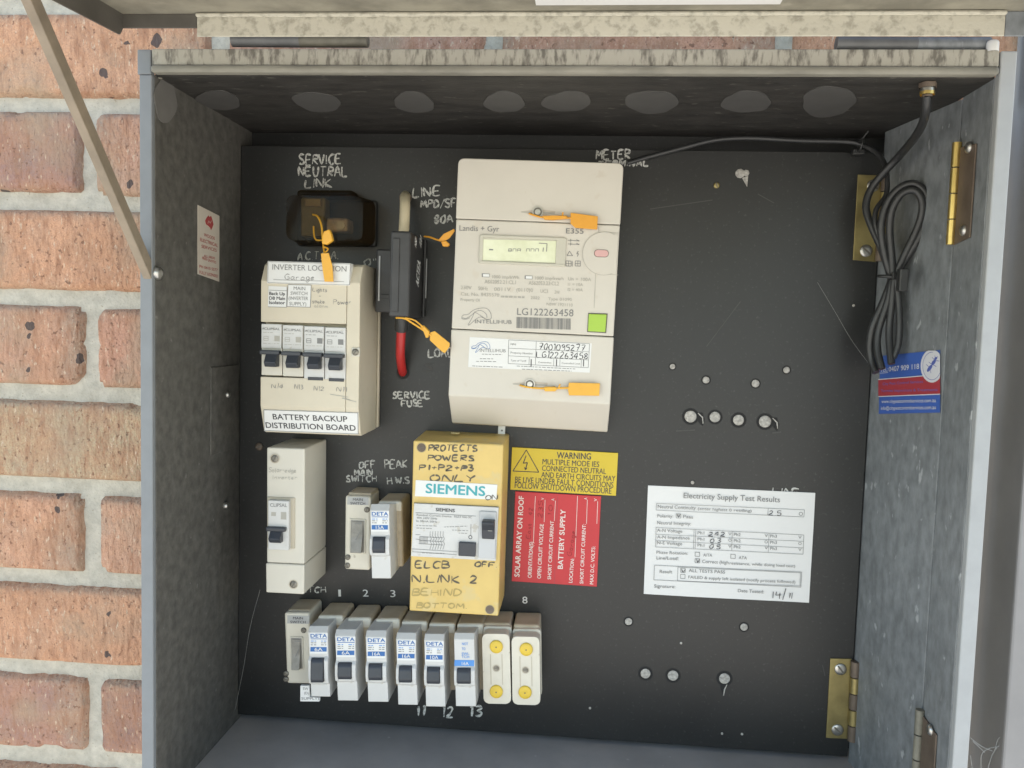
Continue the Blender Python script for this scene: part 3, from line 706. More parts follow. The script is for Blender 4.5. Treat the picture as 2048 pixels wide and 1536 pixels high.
# screen
b = B(); q = [c3(342, 885), c3(1170, 905), c3(1168, 1182), c3(338, 1150)]; d.sheet(b, q, hb, 'lcd_frame')
b.prism(ccw([d.L(*c3(*p), hb) for p in ((368, 920), (1090, 938), (1085, 1150), (362, 1125))]), hb-.0002, hb+.0004, 'lcd')
hs = hb+.0006
for p0, p1 in (((345, 890), (1172, 915)), ((340, 1140), (1170, 1176)), ((340, 885), (366, 1152)), ((1088, 905), (1172, 1180))):
    k0 = d.L(*c3(*p0), hb); k1 = d.L(*c3(*p1), hb)
    if abs(k1[0]-k0[0]) > .02: ym = (k0[1]+k1[1])/2; b.box(k0[0], k1[0], ym-.0012, ym+.0012, hb-.001, hb+.0016, 'lcd_frame', .0006)
    else: b.box(min(k0[0], k1[0]), max(k0[0], k1[0]), k1[1], k0[1], hb-.001, hb+.0013, 'lcd_frame', .0006)
for seg in [((995, 960), (990, 1040)), ((915, 957), (995, 962)), ((960, 1000), (955, 1040))]: d.lines(b, [(c3(*seg[0]), c3(*seg[1]))], 1.5, hs, 'ink_soft')
for i, x in enumerate(range(620, 960, 44)):
    if i % 4 != 3:
        d.lines(b, [(c3(x, 1012), c3(x+30, 1013)), (c3(x, 1014), c3(x-3, 1038)), (c3(x+30, 1014), c3(x+27, 1038)), (c3(x, 1026), c3(x+28, 1027)), (c3(x, 1038), c3(x+26, 1039))][:rng.choice([3, 4, 5])], 1.1, hs, 'ink_soft')
d.lines(b, [(c3(430, 1020), c3(470, 1021))], 2.5, hs, 'ink_soft')
b.build('screen', mb)
# round button boss
b = B(); cx = d.L(*c3(1550, 1060), hb); rad = .0182
pts = [(cx[0]+rad*math.cos(R(a)), cx[1]+rad*math.sin(R(a))) for a in range(64, 297, 8)]; pts += [(u1-.0012, pts[-1][1]), (u1-.0012, pts[0][1])]
pts = [(min(x, u1-.0012), y) for x, y in pts]
b.prism(ccw(pts), hb-.001, hb+.0006, 'meter', .0004)
o = [(x, y) for x, y in pts]; b.ribbon(o[:-2], .0004, hb+.00065, 'ink_faint', False); b.build('button_boss', mb)
b = B(); a = d.L(*c3(1525, 1058), hb); b.prism(rrect(a[0]-.0062, a[0]+.0062, a[1]-.0032, a[1]+.0032, .003, 6), hb, hb+.0010, 'groove'); b.prism(rrect(a[0]-.0058, a[0]+.0058, a[1]-.0028, a[1]+.0028, .0026, 6), hb, hb+.0014, 'pink', .0004)
b.build('optical_port', mb)
b = B(); d.plate(b, [c4(1375, 316), c4(1562, 322), c4(1547, 510), c4(1365, 500)], hb-.001, hb+.0003, 'groove', hm=hb); d.plate(b, [c4(1380, 325), c4(1552, 330), c4(1540, 500), c4(1372, 492)], hb-.001, hb+.0016, 'green', .0006, hm=hb); b.build('button', mb)
# printing on the meter
b = B(); hp = hb+.0002
d.text(b, 'Landis + Gyr', c3(140, 835), c3(528, 845), 11, hp, 'ink_soft', .004)
d.text(b, 'E355', c3(1180, 862), c3(1350, 866), 10.5, hp, 'ink_soft', .02)
d.text(b, '1000 imp/kWh', c3(460, 1300), c3(722, 1308), 6.5, hp, 'ink_faint', .01); d.text(b, 'AS62052.21:CL1', c3(385, 1350), c3(690, 1358), 7.5, hp, 'ink_faint', .01)
d.text(b, '1000 imp/kvarh', c3(880, 1312), c3(1155, 1318), 6.5, hp, 'ink_faint', .01); d.text(b, 'AS62053.23:CL2', c3(815, 1362), c3(1110, 1370), 7.5, hp, 'ink_faint', .01)
for (x, y) in ((360, 1252), (778, 1272)):
    d.sheet(b, [c3(x, y), c3(x+75, y+3), c3(x+74, y+38), c3(x-1, y+35)], hp, 'ink_soft'); d.sheet(b, [c3(x+10, y+5), c3(x+71, y+7), c3(x+70, y+33), c3(x+10, y+31)], hp+.0001, 'label_white')
d.text(b, 'Un = 100A', c3(1200, 1320), c3(1425, 1328), 6.5, hp, 'ink_faint'); d.text(b, 'I1 = 10A', c4(1180, 55), c4(1325, 60), 6, hp, 'ink_faint'); d.text(b, 'I2 = 40A', c4(1178, 105), c4(1322, 110), 6, hp, 'ink_faint')
for s, xa, xb, y in [('230V', 150, 255, 88), ('50Hz', 318, 412, 96), ('0011V', 470, 630, 104), ('(0110)0', 685, 845, 110), ('UC3', 915, 988, 122), ('2W', 1050, 1100, 132)]:
    d.text(b, s, c4(xa, y), c4(xb, y+4), 7, hp, 'ink_faint')
d.text(b, 'Cat. No. 8435570', c4(152, 148), c4(520, 160), 6.5, hp, 'ink_faint', .005); d.text(b, '2022', c4(822, 183), c4(908, 187), 6, hp, 'ink_faint'); d.text(b, 'Type 01090', c4(990, 195), c4(1218, 202), 6, hp, 'ink_faint')
fade(d, b, [(*[c4(535, 160)[0], c4(765, 160)[0]], c4(0, 160)[1], .03)], hp, 'ink_faint', 3.2)
d.text(b, 'Property Of', c4(150, 200), c4(335, 208), 5.5, hp, 'ink_faint', .01); d.text(b, 'NSW 1921110', c4(975, 245), c4(1225, 255), 6, hp, 'ink_faint')
d.text(b, 'LG122263458', c4(692, 335), c4(1232, 350), 14, hp, 'ink_soft')
for i in range(46):
    x = 692+i*11.4; w = rng.choice([.9, 1.1, 1.6, 2.0]); d.lines(b, [(c4(x, 356+(x-690)*.028), c4(x-2, 462+(x-690)*.03))], w, hp, 'ink_soft')
d.text(b, 'INTELLIHUB', c4(288, 415), c4(640, 422), 7.5, hp, 'ink_soft', .004)
def swirl(ox, oy, k, m, h):
    for pts in ([(0, 50), (20, 35), (60, 30), (110, -10), (180, -30), (240, -25), (275, 15), (280, 70), (230, 75), (170, 35), (120, 5)], [(5, 60), (40, 70), (90, 40), (140, 0), (190, -5), (235, 30), (240, 65)], [(120, 10), (100, 60), (60, 130), (80, 125), (130, 80), (180, 55), (240, 80)], [(0, 50), (5, 75), (50, 75), (80, 60)]):
        pp = catmull([Vector((*d.L(ox+x*k, oy+y*k, h), 0)) for x, y in pts], 4); b.ribbon(pp, .00035, h, m)
swirl(*c4(162, 300), .2083, 'ink_soft', hp)
# pictograms
P3 = lambda *q: [c3(*p) for p in q]
for y in (930, 965): d.lines(b, [(c3(1200, y), c3(1310, y+6)), (c3(1310, y+6), c3(1280, y-8)), (c3(1225, y-14), c3(1225, y+14))], 1.1, hp, 'ink_soft')
d.poly(b, P3((1190, 1078), (1215, 1035), (1245, 1080)), 1.1, hp, 'ink_soft', True); d.poly(b, P3((1300, 1035), (1285, 1062), (1302, 1060), (1290, 1088)), 1.2, hp, 'ink_soft')
for x in (1180, 1270): d.poly(b, P3((x, 1130), (x+50, 1132), (x+50, 1182), (x, 1180)), 1.1, hp, 'ink_soft', True); d.lines(b, [(c3(x+25, 1131), c3(x+25, 1181)), (c3(x, 1156), c3(x+50, 1157))], .9, hp, 'ink_soft')
d.lines(b, [(c3(1242, 1130), c3(1242, 1185))], 1, hp, 'ink_soft')
d.poly(b, P3((1500, 800), (1498, 850), (1700, 858)), .8, hp, 'ink_faint'); d.poly(b, [c3(1690, 1268), c3(1470, 1252), c4(1432, 270)], .8, hp, 'ink_faint')
b.build('printing', mb)
# paper label on the terminal cover
b = B(); hl = HM+.0002; q = [c4(238, 547), c4(1410, 608), c4(1390, 890), c4(222, 836)]; d.sheet(b, q, hl, 'label_white'); hl += .00015
swirl(*c4(255, 612), .13, 'blue', hl); d.text(b, 'INTELLIHUB', c4(335, 690), c4(582, 695), 6.5, hl, 'ink_soft', .012)
d.poly(b, [c4(612, 575), c4(1388, 612), c4(1375, 842), c4(606, 802)], .9, hl, 'ink_soft', True)
d.lines(b, [(c4(612, 655), c4(1385, 690)), (c4(610, 728), c4(1380, 768)), (c4(876, 590), c4(868, 815)), (c4(810, 738), c4(806, 810)), (c4(1045, 750), c4(1042, 824)), (c4(1105, 752), c4(1102, 826)), (c4(1310, 765), c4(1306, 838))], .8, hl, 'ink_soft')
d.text(b, 'NMI', c4(630, 625), c4(680, 628), 4, hl, 'ink_soft', .01); d.text(b, 'Property Number', c4(630, 706), c4(845, 716), 4, hl, 'ink_soft', .01)
d.text(b, 'Type of Tariff', c4(630, 780), c4(780, 786), 3.6, hl, 'ink_soft', .01); d.text(b, 'Connection', c4(895, 797), c4(1020, 803), 3.6, hl, 'ink_soft', .01); d.text(b, 'Controlled Load', c4(1120, 806), c4(1295, 812), 3.6, hl, 'ink_soft', .01)
d.hand(b, '7001095277', c4(900, 668), c4(1338, 682), 11.5, hl, 'ink', 1.5); d.hand(b, 'LG122263458', c4(880, 742), c4(1365, 762), 12, hl, 'ink', 1.5)
for x in (828, 1072, 1332): d.lines(b, [(c4(x, 760), c4(x-2, 830))], 1.8, hl, 'ink')
fade(d, b, [(c4(355, 0)[0], c4(550, 0)[0], c4(0, 712)[1], .02), (c4(335, 0)[0], c4(470, 0)[0], c4(0, 755)[1], .02), (c4(300, 0)[0], c4(490, 0)[0], c4(0, 780)[1], .02), (c4(260, 0)[0], c4(560, 0)[0], c4(0, 825)[1], .04), (c4(690, 0)[0], c4(1250, 0)[0], c4(0, 826)[1], .05), (c4(740, 0)[0], c4(1215, 0)[0], c4(0, 856)[1], .04)], hl, 'ink_soft', 1.2)
b.build('label', r, label='white paper label with handwritten numbers')
# sealing slots with screws
for (sx, sy, px, py) in ((905, 655, 0, 0), (815, 1000, 1, 0)):
    f = c4 if px else c3; ds = [(-170, -20), (150, -10)] if not px else [(-150, -12), (150, -4)]
    b = B(); h0 = HM+.0001
    p_ = lambda x, y: d.L(*f(sx+x, sy+y), h0)
    b.prism(ccw([p_(-165, -8), p_(0, -28), p_(170, -12), p_(170, 12), p_(0, 34), p_(-165, 2)]), HM-.0005, h0, 'meter_low')
    d.lines(b, [(f(sx-160, sy-2), f(sx+165, sy+10))], 2.4, h0+.0001, 'ink_faint')
    q = p_(0, 0); b.cyl(*q, .0044, h0, h0+.0016, 'steel', 20); b.ring(*q, .0024, .0037, h0+.0018, 'groove'); b.cyl(*q, .0023, h0, h0+.0022, 'steel', 16)
    b.build('sealing_screw', r)
b = B(); q = d.L(1003, 861, .003); b.box(q[0]-.0033, q[0]+.0033, q[1]-.004, q[1]+.008, 0, .003, 'label_white', .0006); b.cyl(q[0]+.0004, q[1], .0009, .0025, .0031, 'groove', 10); b.build('mounting_tab', r)

# ---------------- neutral link
HN = .040
d = Dev('neutral_link', 'dark smoky cover over the brass neutral link below the chalk heading', 'neutral link', (566, 386), (733, 388), (730, 486), (567, 484), HN)
a, c = d.w/2, d.hh/2
b = B(); b.box(-a*1.02, a*1.02, -c, c, 0, .006, 'black_plastic', .003); b.build('base', d.root)
b = B(); q0 = d.L(*c1(545, 510), .02); q1 = d.L(*c1(760, 865), .02); b.box(q0[0], q1[0], q1[1], q0[1], .006, .022, 'brown_block', .002); q2 = d.L(*c1(735, 560), .02); b.box(q0[0]+.004, q2[0], q2[1]-.004, q2[1]+.004, .022, .0245, 'brass', .0015); b.build('link_bar', d.root)
b = B(); q0 = d.L(*c1(765, 690), .028); q1 = d.L(*c1(955, 815), .028); b.box(q0[0], q1[0], q1[1], q0[1], .006, .028, 'tin', .0022); b.cyl((q0[0]+q1[0])/2+.004, (q0[1]+q1[1])/2-.001, .004, .028, .0295, 'steel', 16); b.build('terminal', d.root)
b = B(); pts = rrect(-a, a, -c, c, .007, 6)
b.prism(pts, .0062, HN, 'smoky', .004, 3, top=[(x*.93, y*.92) for x, y in pts]); b.build('cover', d.root)
b = B(); q0 = d.L(*c1(500, 452), .018); q1 = d.L(*c1(1010, 450), .018); b.box(q0[0], q1[0], c, q1[1]+.0005, 0, .018, 'smoky', .003); b.build('cover_lip', d.root)

# ---------------- service fuse
HF = .066
d = Dev('service_fuse', 'black service fuse holder with pale wire above and red wire below', 'service fuse', (782, 461), (822.5, 462.5), (816, 634), (775.6, 633), HF)
a, c = d.w/2, d.hh/2; r = d.root
b = B(); b.box(-a, a, -c, c, .0, HF, 'fuse_black', .002, 3); b.box(-a+.002, -a+.0085, -c+.004, c-.006, HF-.001, HF+.0012, 'fuse_black', .0008); body = b.build('carrier', r)
q0 = d.L(752, 498, .03); q1 = d.L(779, 625, .03)
b = B(); b.box(q0[0], -a-.0005, q1[1], q0[1], 0, .03, 'fuse_black', .0015); b.box(q0[0]+.003, q0[0]+.0045, q1[1]+.01, q0[1]-.006, .03, .0312, 'grey_plastic', .0004); b.box(q0[0]+.006, -a-.002, q1[1]+.012, q1[1]+.016, .03, .031, 'fuse_black', .0004); b.build('base_flange', r)
b = B(); b.box(a+.0004, a+.0022, -c+.001, c*.97, 0, .009, 'fuse_black', .0006); b.box(a+.0023, a+.0028, -c*.5, c*.5, .003, .0055, 'grey_plastic'); b.build('base_side', r)
# side face carries the white lettering, read upwards
SF2 = Plane(d.M @ Vector((a+.0003, 0, 0)), d.M.to_3x3() @ Vector((0, 1, 0)), d.M.to_3x3() @ Vector((0, 0, 1)))
b = B()
SF2.text(b, 'A.C.T.E.A.', (837, 574), (841, 525), 30, .0002, 'label_white', .03)
SF2.text(b, 'NSF', (832.5, 496), (834, 480), 20, .0002, 'label_white', .03); SF2.text(b, '100', (842.5, 496), (844.5, 480), 24, .0002, 'label_white', .03)
k = b.build('lettering', body); k.matrix_basis = d.M.inverted() @ SF2.M
b = B(); p = [d.L3(811, 391, -.004), d.L3(810, 397, .012), d.L3(810, 412, .022), d.L3(809, 438, .026), d.L3(807.5, 465, .028)]; b.tube(p, .0047, 'white_wire', 14); b.build('wire', r, label='pale wire entering the fuse from above')
b = B(); b.cyl(*d.L(811, 396, 0), .0058, .0001, .0012, 'bronze', 20); b.build('hole_bush', r)
b = B(); b.ring(*d.L(806, 745, 0), .0001, .0062, .0004, 'hole_rim', 20); b.build('cable_hole', r)
b = B(); p = [d.L3(804, 630, .03), d.L3(803, 645, .029), d.L3(802, 660, .026)]; b.tube(p, .0060, 'black_plastic', 14); b.build('sleeve', r)
b = B(); p = [d.L3(803, 655, .027), d.L3(801, 690, .023), d.L3(801, 715, .016), d.L3(804, 738, .006), d.L3(806, 747, -.005)]; b.tube(p, .0042, 'red_wire', 14); b.build('wire', r, label='red wire leaving the fuse below')

# ---------------- battery backup distribution board
HB = .058; HB2 = .066
d = Dev('distribution_board', 'tall cream enclosure with four small breakers and a battery backup label', 'distribution board', c2(105, 95), c2(855, 110), c2(862, 1432), c2(112, 1402), HB)
r = d.root; a, c = d.w/2, d.hh/2
vA = d.L(*c2(480, 245), HB2)[1]; vB = d.L(*c2(480, 1205), HB2)[1]
q = lambda x, y, h=HB2: d.L(*c2(x, y), h)
w0 = q(80, 560); w1 = q(742, 985)
prof = [(-c, .004), (-c, HB-.004), (-c+.003, HB), (vB, HB2), (w1[1]-.001, HB2), (w1[1]-.001, HB2-.012), (w0[1]+.001, HB2-.012), (w0[1]+.001, HB2), (vA, HB2), (c-.002, HB), (c, HB-.004), (c, .004)]
b = B()
b.profile(prof, -a, a-.0118, 'cream', .0006)
prof2 = [(-c, .004), (-c, HB-.004), (-c+.003, HB), (vB, HB2), (vA, HB2), (c-.002, HB), (c, HB-.004), (c, .004)]
b.profile(prof2, a-.0116, a, 'cream', .0008); b.build('cover', r)
b = B(); b.box(-a*.995, a+.0012, -c+.001, c-.004, 0, .0038, 'cream_side', .001); b.box(a+.0004, a+.0025, -c+.002, c-.026, .001, .006, 'cream_side', .0006); b.build('base', r)
xs = [82, 246, 410, 571, 737]
for i in range(4):
    f = lambda x, y: c2(xs[i]+x, y+i*9)
    name = ['left', 'second', 'third', 'right'][i]
    rc = i >= 2; y_end = 992 if rc else 960
    hh = HB2+.001
    p0 = d.L(*f(3, 566), hh); p1 = d.L(*f(xs[i+1]-xs[i]-2, 566), hh); pm = d.L(*f(0, 752), hh)[1]; pe = d.L(*f(0, y_end), hh)[1]
    b = B(); b.box(p0[0], p1[0], pe, p0[1], HB2-.0118, hh-.0012, 'cream_pale' if not rc else 'white_plastic', .0006)
    b.box(p0[0]+.0003, p1[0]-.0003, pm, p0[1], hh-.0015, hh+.0002, 'white_plastic', .0005)
    mcb = b.build('breaker', r)
    b = B(); hz = hh+.0004; m = 'ink_faint' if i < 2 else 'ink_soft'
    d.text(b, 'CLIPSAL', f(26, 612), f(148, 616), 4.6, hz, 'ink_soft', .03); d.lines(b, [(f(12, 608), f(22, 596)), (f(18, 610), f(26, 598))], 1.1, hz, 'ink_soft')
    fade(d, b, [(f(18, 0)[0], f(95, 0)[0], f(0, 632)[1], .03)], hz, m, 1)
    d.poly(b, [f(24, 662), f(58, 663), f(58, 695), f(24, 694)], .9, hz, m, True); d.lines(b, [(f(24, 678), f(58, 679))], 1.2, hz, m)
    d.sheet(b, [f(105, 658), f(146, 660), f(146, 702), f(105, 700)], hz, m)
    fade(d, b, [(f(18, 0)[0], f(90, 0)[0], f(0, 716)[1], .03), (f(100, 0)[0], f(146, 0)[0], f(0, 718)[1], .03)], hz, 'ink_faint', .9)
    b.build('printing', mcb)
    b = B(); e0 = d.L(*f(0, 768), hh+.004); e1 = d.L(*f(155, 805), hh+.004); g0 = d.L(*f(34, 800), hh+.004); g1 = d.L(*f(128, 898), hh+.004)
    b.box(p0[0]+.0004, p1[0]-.0006, e1[1], e0[1], hh-.0015, hh+.0050, 'dark_grey', .0008); b.profile([(g1[1], hh-.001), (g1[1], hh+.0065), (g1[1]+.004, hh+.009), (e1[1]+.001, hh+.004), (e1[1]+.001, hh-.001)], g0[0]+.0005, g1[0], 'dark_grey', .0006)
    b.build('toggle', mcb)
    if rc:
        b = B(); k0 = d.L(*f(32, 957), hh); k1 = d.L(*f(148, 985), hh); b.box(k0[0], k1[0], k1[1], k0[1], hh-.0013, hh-.0004, 'dark_grey', .0003); b.build('test_button', mcb)
hz = HB2+.0003
b = B(); d.plate(b, [c2(138, 84), c2(775, 102), c2(768, 274), c2(132, 256)], .058, HB2+.0012, 'label_white', .0005, hm=HB2); hl = HB2+.0014
d.text(b, 'INVERTER LOCATION', c2(172, 150), c2(740, 166), 11, hl, 'ink_soft', .004); d.lines(b, [(c2(180, 228), c2(722, 243))], .9, hl, 'ink_soft'); d.hand(b, 'Garage', c2(265, 226), c2(490, 232), 10.5, hl, 'ink_soft', 1.1)
d.poly(b, [c2(140, 90), c2(770, 108), c2(764, 268), c2(137, 251)], .7, hl, 'ink_soft', True); b.build('label', r, label='white inverter location label at the top')
b = B(); d.sheet(b, [c2(142, 276), c2(284, 282), c2(280, 440), c2(138, 436)], hz, 'label_white'); hl = hz+.0002
for s, y in (('Back Up', 345), ('DB Main', 381), ('Isolator', 414)): d.text(b, s, c2(148, y), c2(268, y+3), 6.5, hl, 'ink', .03)
d.lines(b, [(c2(142, 308), c2(282, 313)), (c2(138, 436), c2(280, 440)), (c2(284, 282), c2(280, 440))], .9, hl, 'ink_soft'); b.build('label', r, label='small white isolator label')
b = B(); d.sheet(b, [c2(292, 266), c2(470, 270), c2(463, 440), c2(284, 434)], hz, 'label_white')
for s, x0, x1, y in (('MAIN', 335, 424, 306), ('SWITCH', 312, 440, 344), ('(INVERTER', 296, 446, 382), ('SUPPLY)', 302, 432, 424)): d.text(b, s, c2(x0, y), c2(x1, y+3), 6.8, hl, 'ink_soft', .008)
d.poly(b, [c2(292, 266), c2(470, 270), c2(463, 440), c2(284, 434)], 1.0, hl, 'ink_soft', True); b.build('label', r, label='small white main switch label')
b = B(); hh2 = HB2+.0003
d.hand(b, 'Lights', c2(482, 318), c2(588, 322), 7.5, hh2, 'ink_soft', 1); d.hand(b, '+', c2(526, 362), c2(542, 362), 4, hh2, 'ink_soft', .9); d.hand(b, 'smoke', c2(478, 408), c2(570, 412), 8, hh2, 'ink_soft', 1); d.hand(b, 'alarm', c2(492, 440), c2(596, 444), 6.5, hh2, 'ink_faint', 1)
d.hand(b, 'Power', c2(638, 418), c2(776, 416), 9, hh2, 'ink_soft', 1.1)
for s, x0, x1, y in (('N14', 165, 254, 1060), ('N13', 340, 406, 1068), ('N12', 490, 566, 1078), ('N11', 664, 742, 1084)): d.hand(b, s, c2(x0, y), c2(x1, y+3), 8.5, hh2, 'ink_soft', 1)
d.lines(b, [(c2(615, 1108), c2(755, 1130)), (c2(705, 1138), c2(815, 1166)), (c2(710, 1134), c2(770, 1152))], 1.3, hh2, 'ink_faint'); b.build('handwriting', r)
def SLOPE(y): return HB2 + (HB-HB2)*max(0, min(1, (y-1205)/215))
LB = Plane(d.M @ Vector((0, vB, HB2+.0001)), d.M.to_3x3() @ Vector((1, 0, 0)), d.M.to_3x3() @ Vector((0, vB+c-.003, HB2-HB)))
b = B(); LB.plate(b, [c2(106, 1226), c2(832, 1250), c2(832, 1416), c2(108, 1390)], 0, .0006, 'label_white'); LB.poly(b, [c2(106, 1228), c2(828, 1252), c2(830, 1412), c2(110, 1386)], .9, .0008, 'ink_soft', True)
LB.text(b, 'BATTERY BACKUP', c2(178, 1300), c2(748, 1320), 11, .0008, 'ink', .02); LB.text(b, 'DISTRIBUTION BOARD', c2(124, 1365), c2(812, 1388), 11, .0008, 'ink', .02)
k = b.build('label', r, label='white battery backup label at the bottom'); k.matrix_world = LB.M
b = B(); q = d.L(*c2(812, 784), HB2); b.box(q[0]-.0036, q[0]+.0036, q[1]-.004, q[1]+.004, HB2-.002, HB2+.0008, 'cream_pale', .0006); screw(b, q[0], q[1], .0030, HB2+.0012, 'screw_dull', .9); b.build('cover_screw', r)

# ---------------- solar breaker enclosure
HS = .062
d = Dev('breaker_enclosure', 'narrow cream enclosure with a single breaker under the battery board', 'breaker enclosure', c5(150, 150), c5(478, 160), c5(452, 1402), c5(135, 1385), HS)
r = d.root; a, c = d.w/2, d.hh/2
seam = d.L(*c5(290, 1140), HS)[1]
b = B(); b.prism(ccw([(-a, seam+.0002), (a, seam+.0002), (a, c), (-a, c)]), .0, HS, 'cream_pale', .0012); b.build('cover', r)
b = B(); b.prism(ccw([(-a*1.02, -c), (a*1.0, -c), (a*1.02, seam-.0002), (-a*1.04, seam-.0002)]), .0, HS+.0008, 'cream_pale', .0012); b.build('lower_cover', r)
q = lambda x, y, h=HS: d.L(*c5(x, y), h)
p0, p1 = q(150, 568), q(385, 1012)
b = B(); b.box(p0[0], p1[0], p1[1], p0[1], HS-.0008, HS+.0012, 'cream_side', .0006); b.build('window_frame', r)
p0, p1 = q(152, 600, HS+.006), q(330, 1030, HS+.006)
b = B(); b.box(p0[0], p1[0], p1[1], p0[1], HS, HS+.006, 'white_plastic', .0008); mcb = b.build('breaker', r)
b = B(); hz = HS+.0062
d.text(b, 'CLIPSAL', c5(172, 655), c5(316, 657), 7, hz, 'ink_soft', .02); d.sheet(b, [c5(182, 700), c5(222, 702), c5(220, 735), c5(180, 733)], hz, 'ink_faint'); d.sheet(b, [c5(264, 700), c5(310, 702), c5(309, 765), c5(263, 763)], hz, 'ink_faint'); b.build('printing', mcb)
e0, e1 = q(146, 820, hz), q(312, 865, hz); g0, g1 = q(182, 865, hz), q(282, 955, hz)
b = B(); b.box(e0[0], e1[0], e1[1], e0[1], HS+.004, HS+.010, 'dark_grey', .001); b.profile([(g1[1], HS+.004), (g1[1], HS+.011), (g1[1]+.004, HS+.014), (e1[1]+.0005, HS+.0095), (e1[1]+.0005, HS+.004)], g0[0], g1[0], 'dark_grey', .0006); b.build('toggle', mcb)
for (x, y) in ((215, 243), (374, 1315)):
    b = B(); k = q(x, y); b.ring(*k, .0034, .0042, HS+.001, 'cream_side'); screw(b, *k, .0034, HS+.0006, 'screw_dull', 1.1); b.build('screw', r)
b = B(); d.hand(b, 'Solar-edge', c5(160, 358), c5(392, 362), 8.5, HS+.0003, 'ink_faint', 1.2); d.hand(b, 'Inverter', c5(195, 418), c5(400, 424), 7.5, HS+.0003, 'ink_faint', 1.1); b.build('handwriting', r)

# ---------------- main switches
def main_switch(label, cc, tl, tr, br, bl, rim, h, lab, sc, rock):
    d = Dev('main_switch', label, 'main switch', cc(*tl), cc(*tr), cc(*br), cc(*bl), h, 'main switches'); r = d.root; a, c = d.w/2, d.hh/2
    b = B(); b.box(-a, a, -c, c, 0, h, 'old_white', .0022, 3); v = d.L(*cc(*rim), .001)[1]; b.box(-a+.001, a-.001, c-.004, v, 0, h-.006, 'aged_base', .0015); b.build('body', r)
    b = B(); d.sheet(b, [cc(*p) for p in lab], h+.0003, 'label_grey')
    (x0, y0), (x1, _), (_, y1), _ = lab; w = x1-x0
    for s, f0, f1, fy in (('MAIN', .26, .72, .46), ('SWITCH', .14, .84, .92)): d.text(b, s, cc(x0+w*f0, y0+(y1-y0)*fy), cc(x0+w*f1, y0+(y1-y0)*fy+2), 5, h+.0005, 'ink', .025)
    b.build('label', r)
    for p in sc:
        b = B(); screw(b, *d.L(*cc(*p), h), .0026, h+.0003, 'screw_dull', rng.uniform(0, 3)); b.build('screw', r)
    x0, y0, x1, y1 = rock; k0 = d.L(*cc(x0, y0), h); k1 = d.L(*cc(x1, y1), h)
    b = B(); b.box(k0[0]-.0012, k1[0]+.0012, k1[1]-.0012, k0[1]+.0012, h-.001, h+.0012, 'old_white', .001)
    b.box(k0[0], k1[0], k1[1], k0[1], h, h+.0016, 'rocker_grey', .0006); b.build('rocker_frame', r)
    b = B(); m = (k0[1]+k1[1])/2
    b.profile([(k1[1]+.001, h+.001), (k1[1]+.001, h+.0075), (m, h+.0038), (k0[1]-.001, h+.0022), (k0[1]-.001, h+.001)], k0[0]+.0014, k1[0]-.0012, 'rocker_grey', .0006)
    d.lines(b, [(cc(x0+(x1-x0)*.35, y0+(y1-y0)*.62), cc(x0+(x1-x0)*.65, y0+(y1-y0)*.38)), (cc(x0+(x1-x0)*.3, y0+(y1-y0)*.12), cc(x0+(x1-x0)*.8, y0+(y1-y0)*.13))], 1.6, h+.0062, 'ink_soft'); b.build('rocker', r)
    return d
main_switch('old off-peak main switch with grey rocker below the chalk words', c5, (813, 560), (1040, 570), (1012, 1200), (806, 1190), (995, 488), .034, [(832, 570), (1012, 576), (1010, 642), (830, 636)], [(998, 680), (835, 1085), (832, 1155)], (862, 765, 978, 1045))
main_switch('old main switch with grey rocker at the left end of the bottom row', c7, (192, 270), (490, 272), (465, 1112), (172, 1105), (430, 105), .038, [(205, 300), (462, 305), (460, 400), (203, 395)], [(398, 475), (192, 985), (192, 1052)], (252, 560, 392, 925))

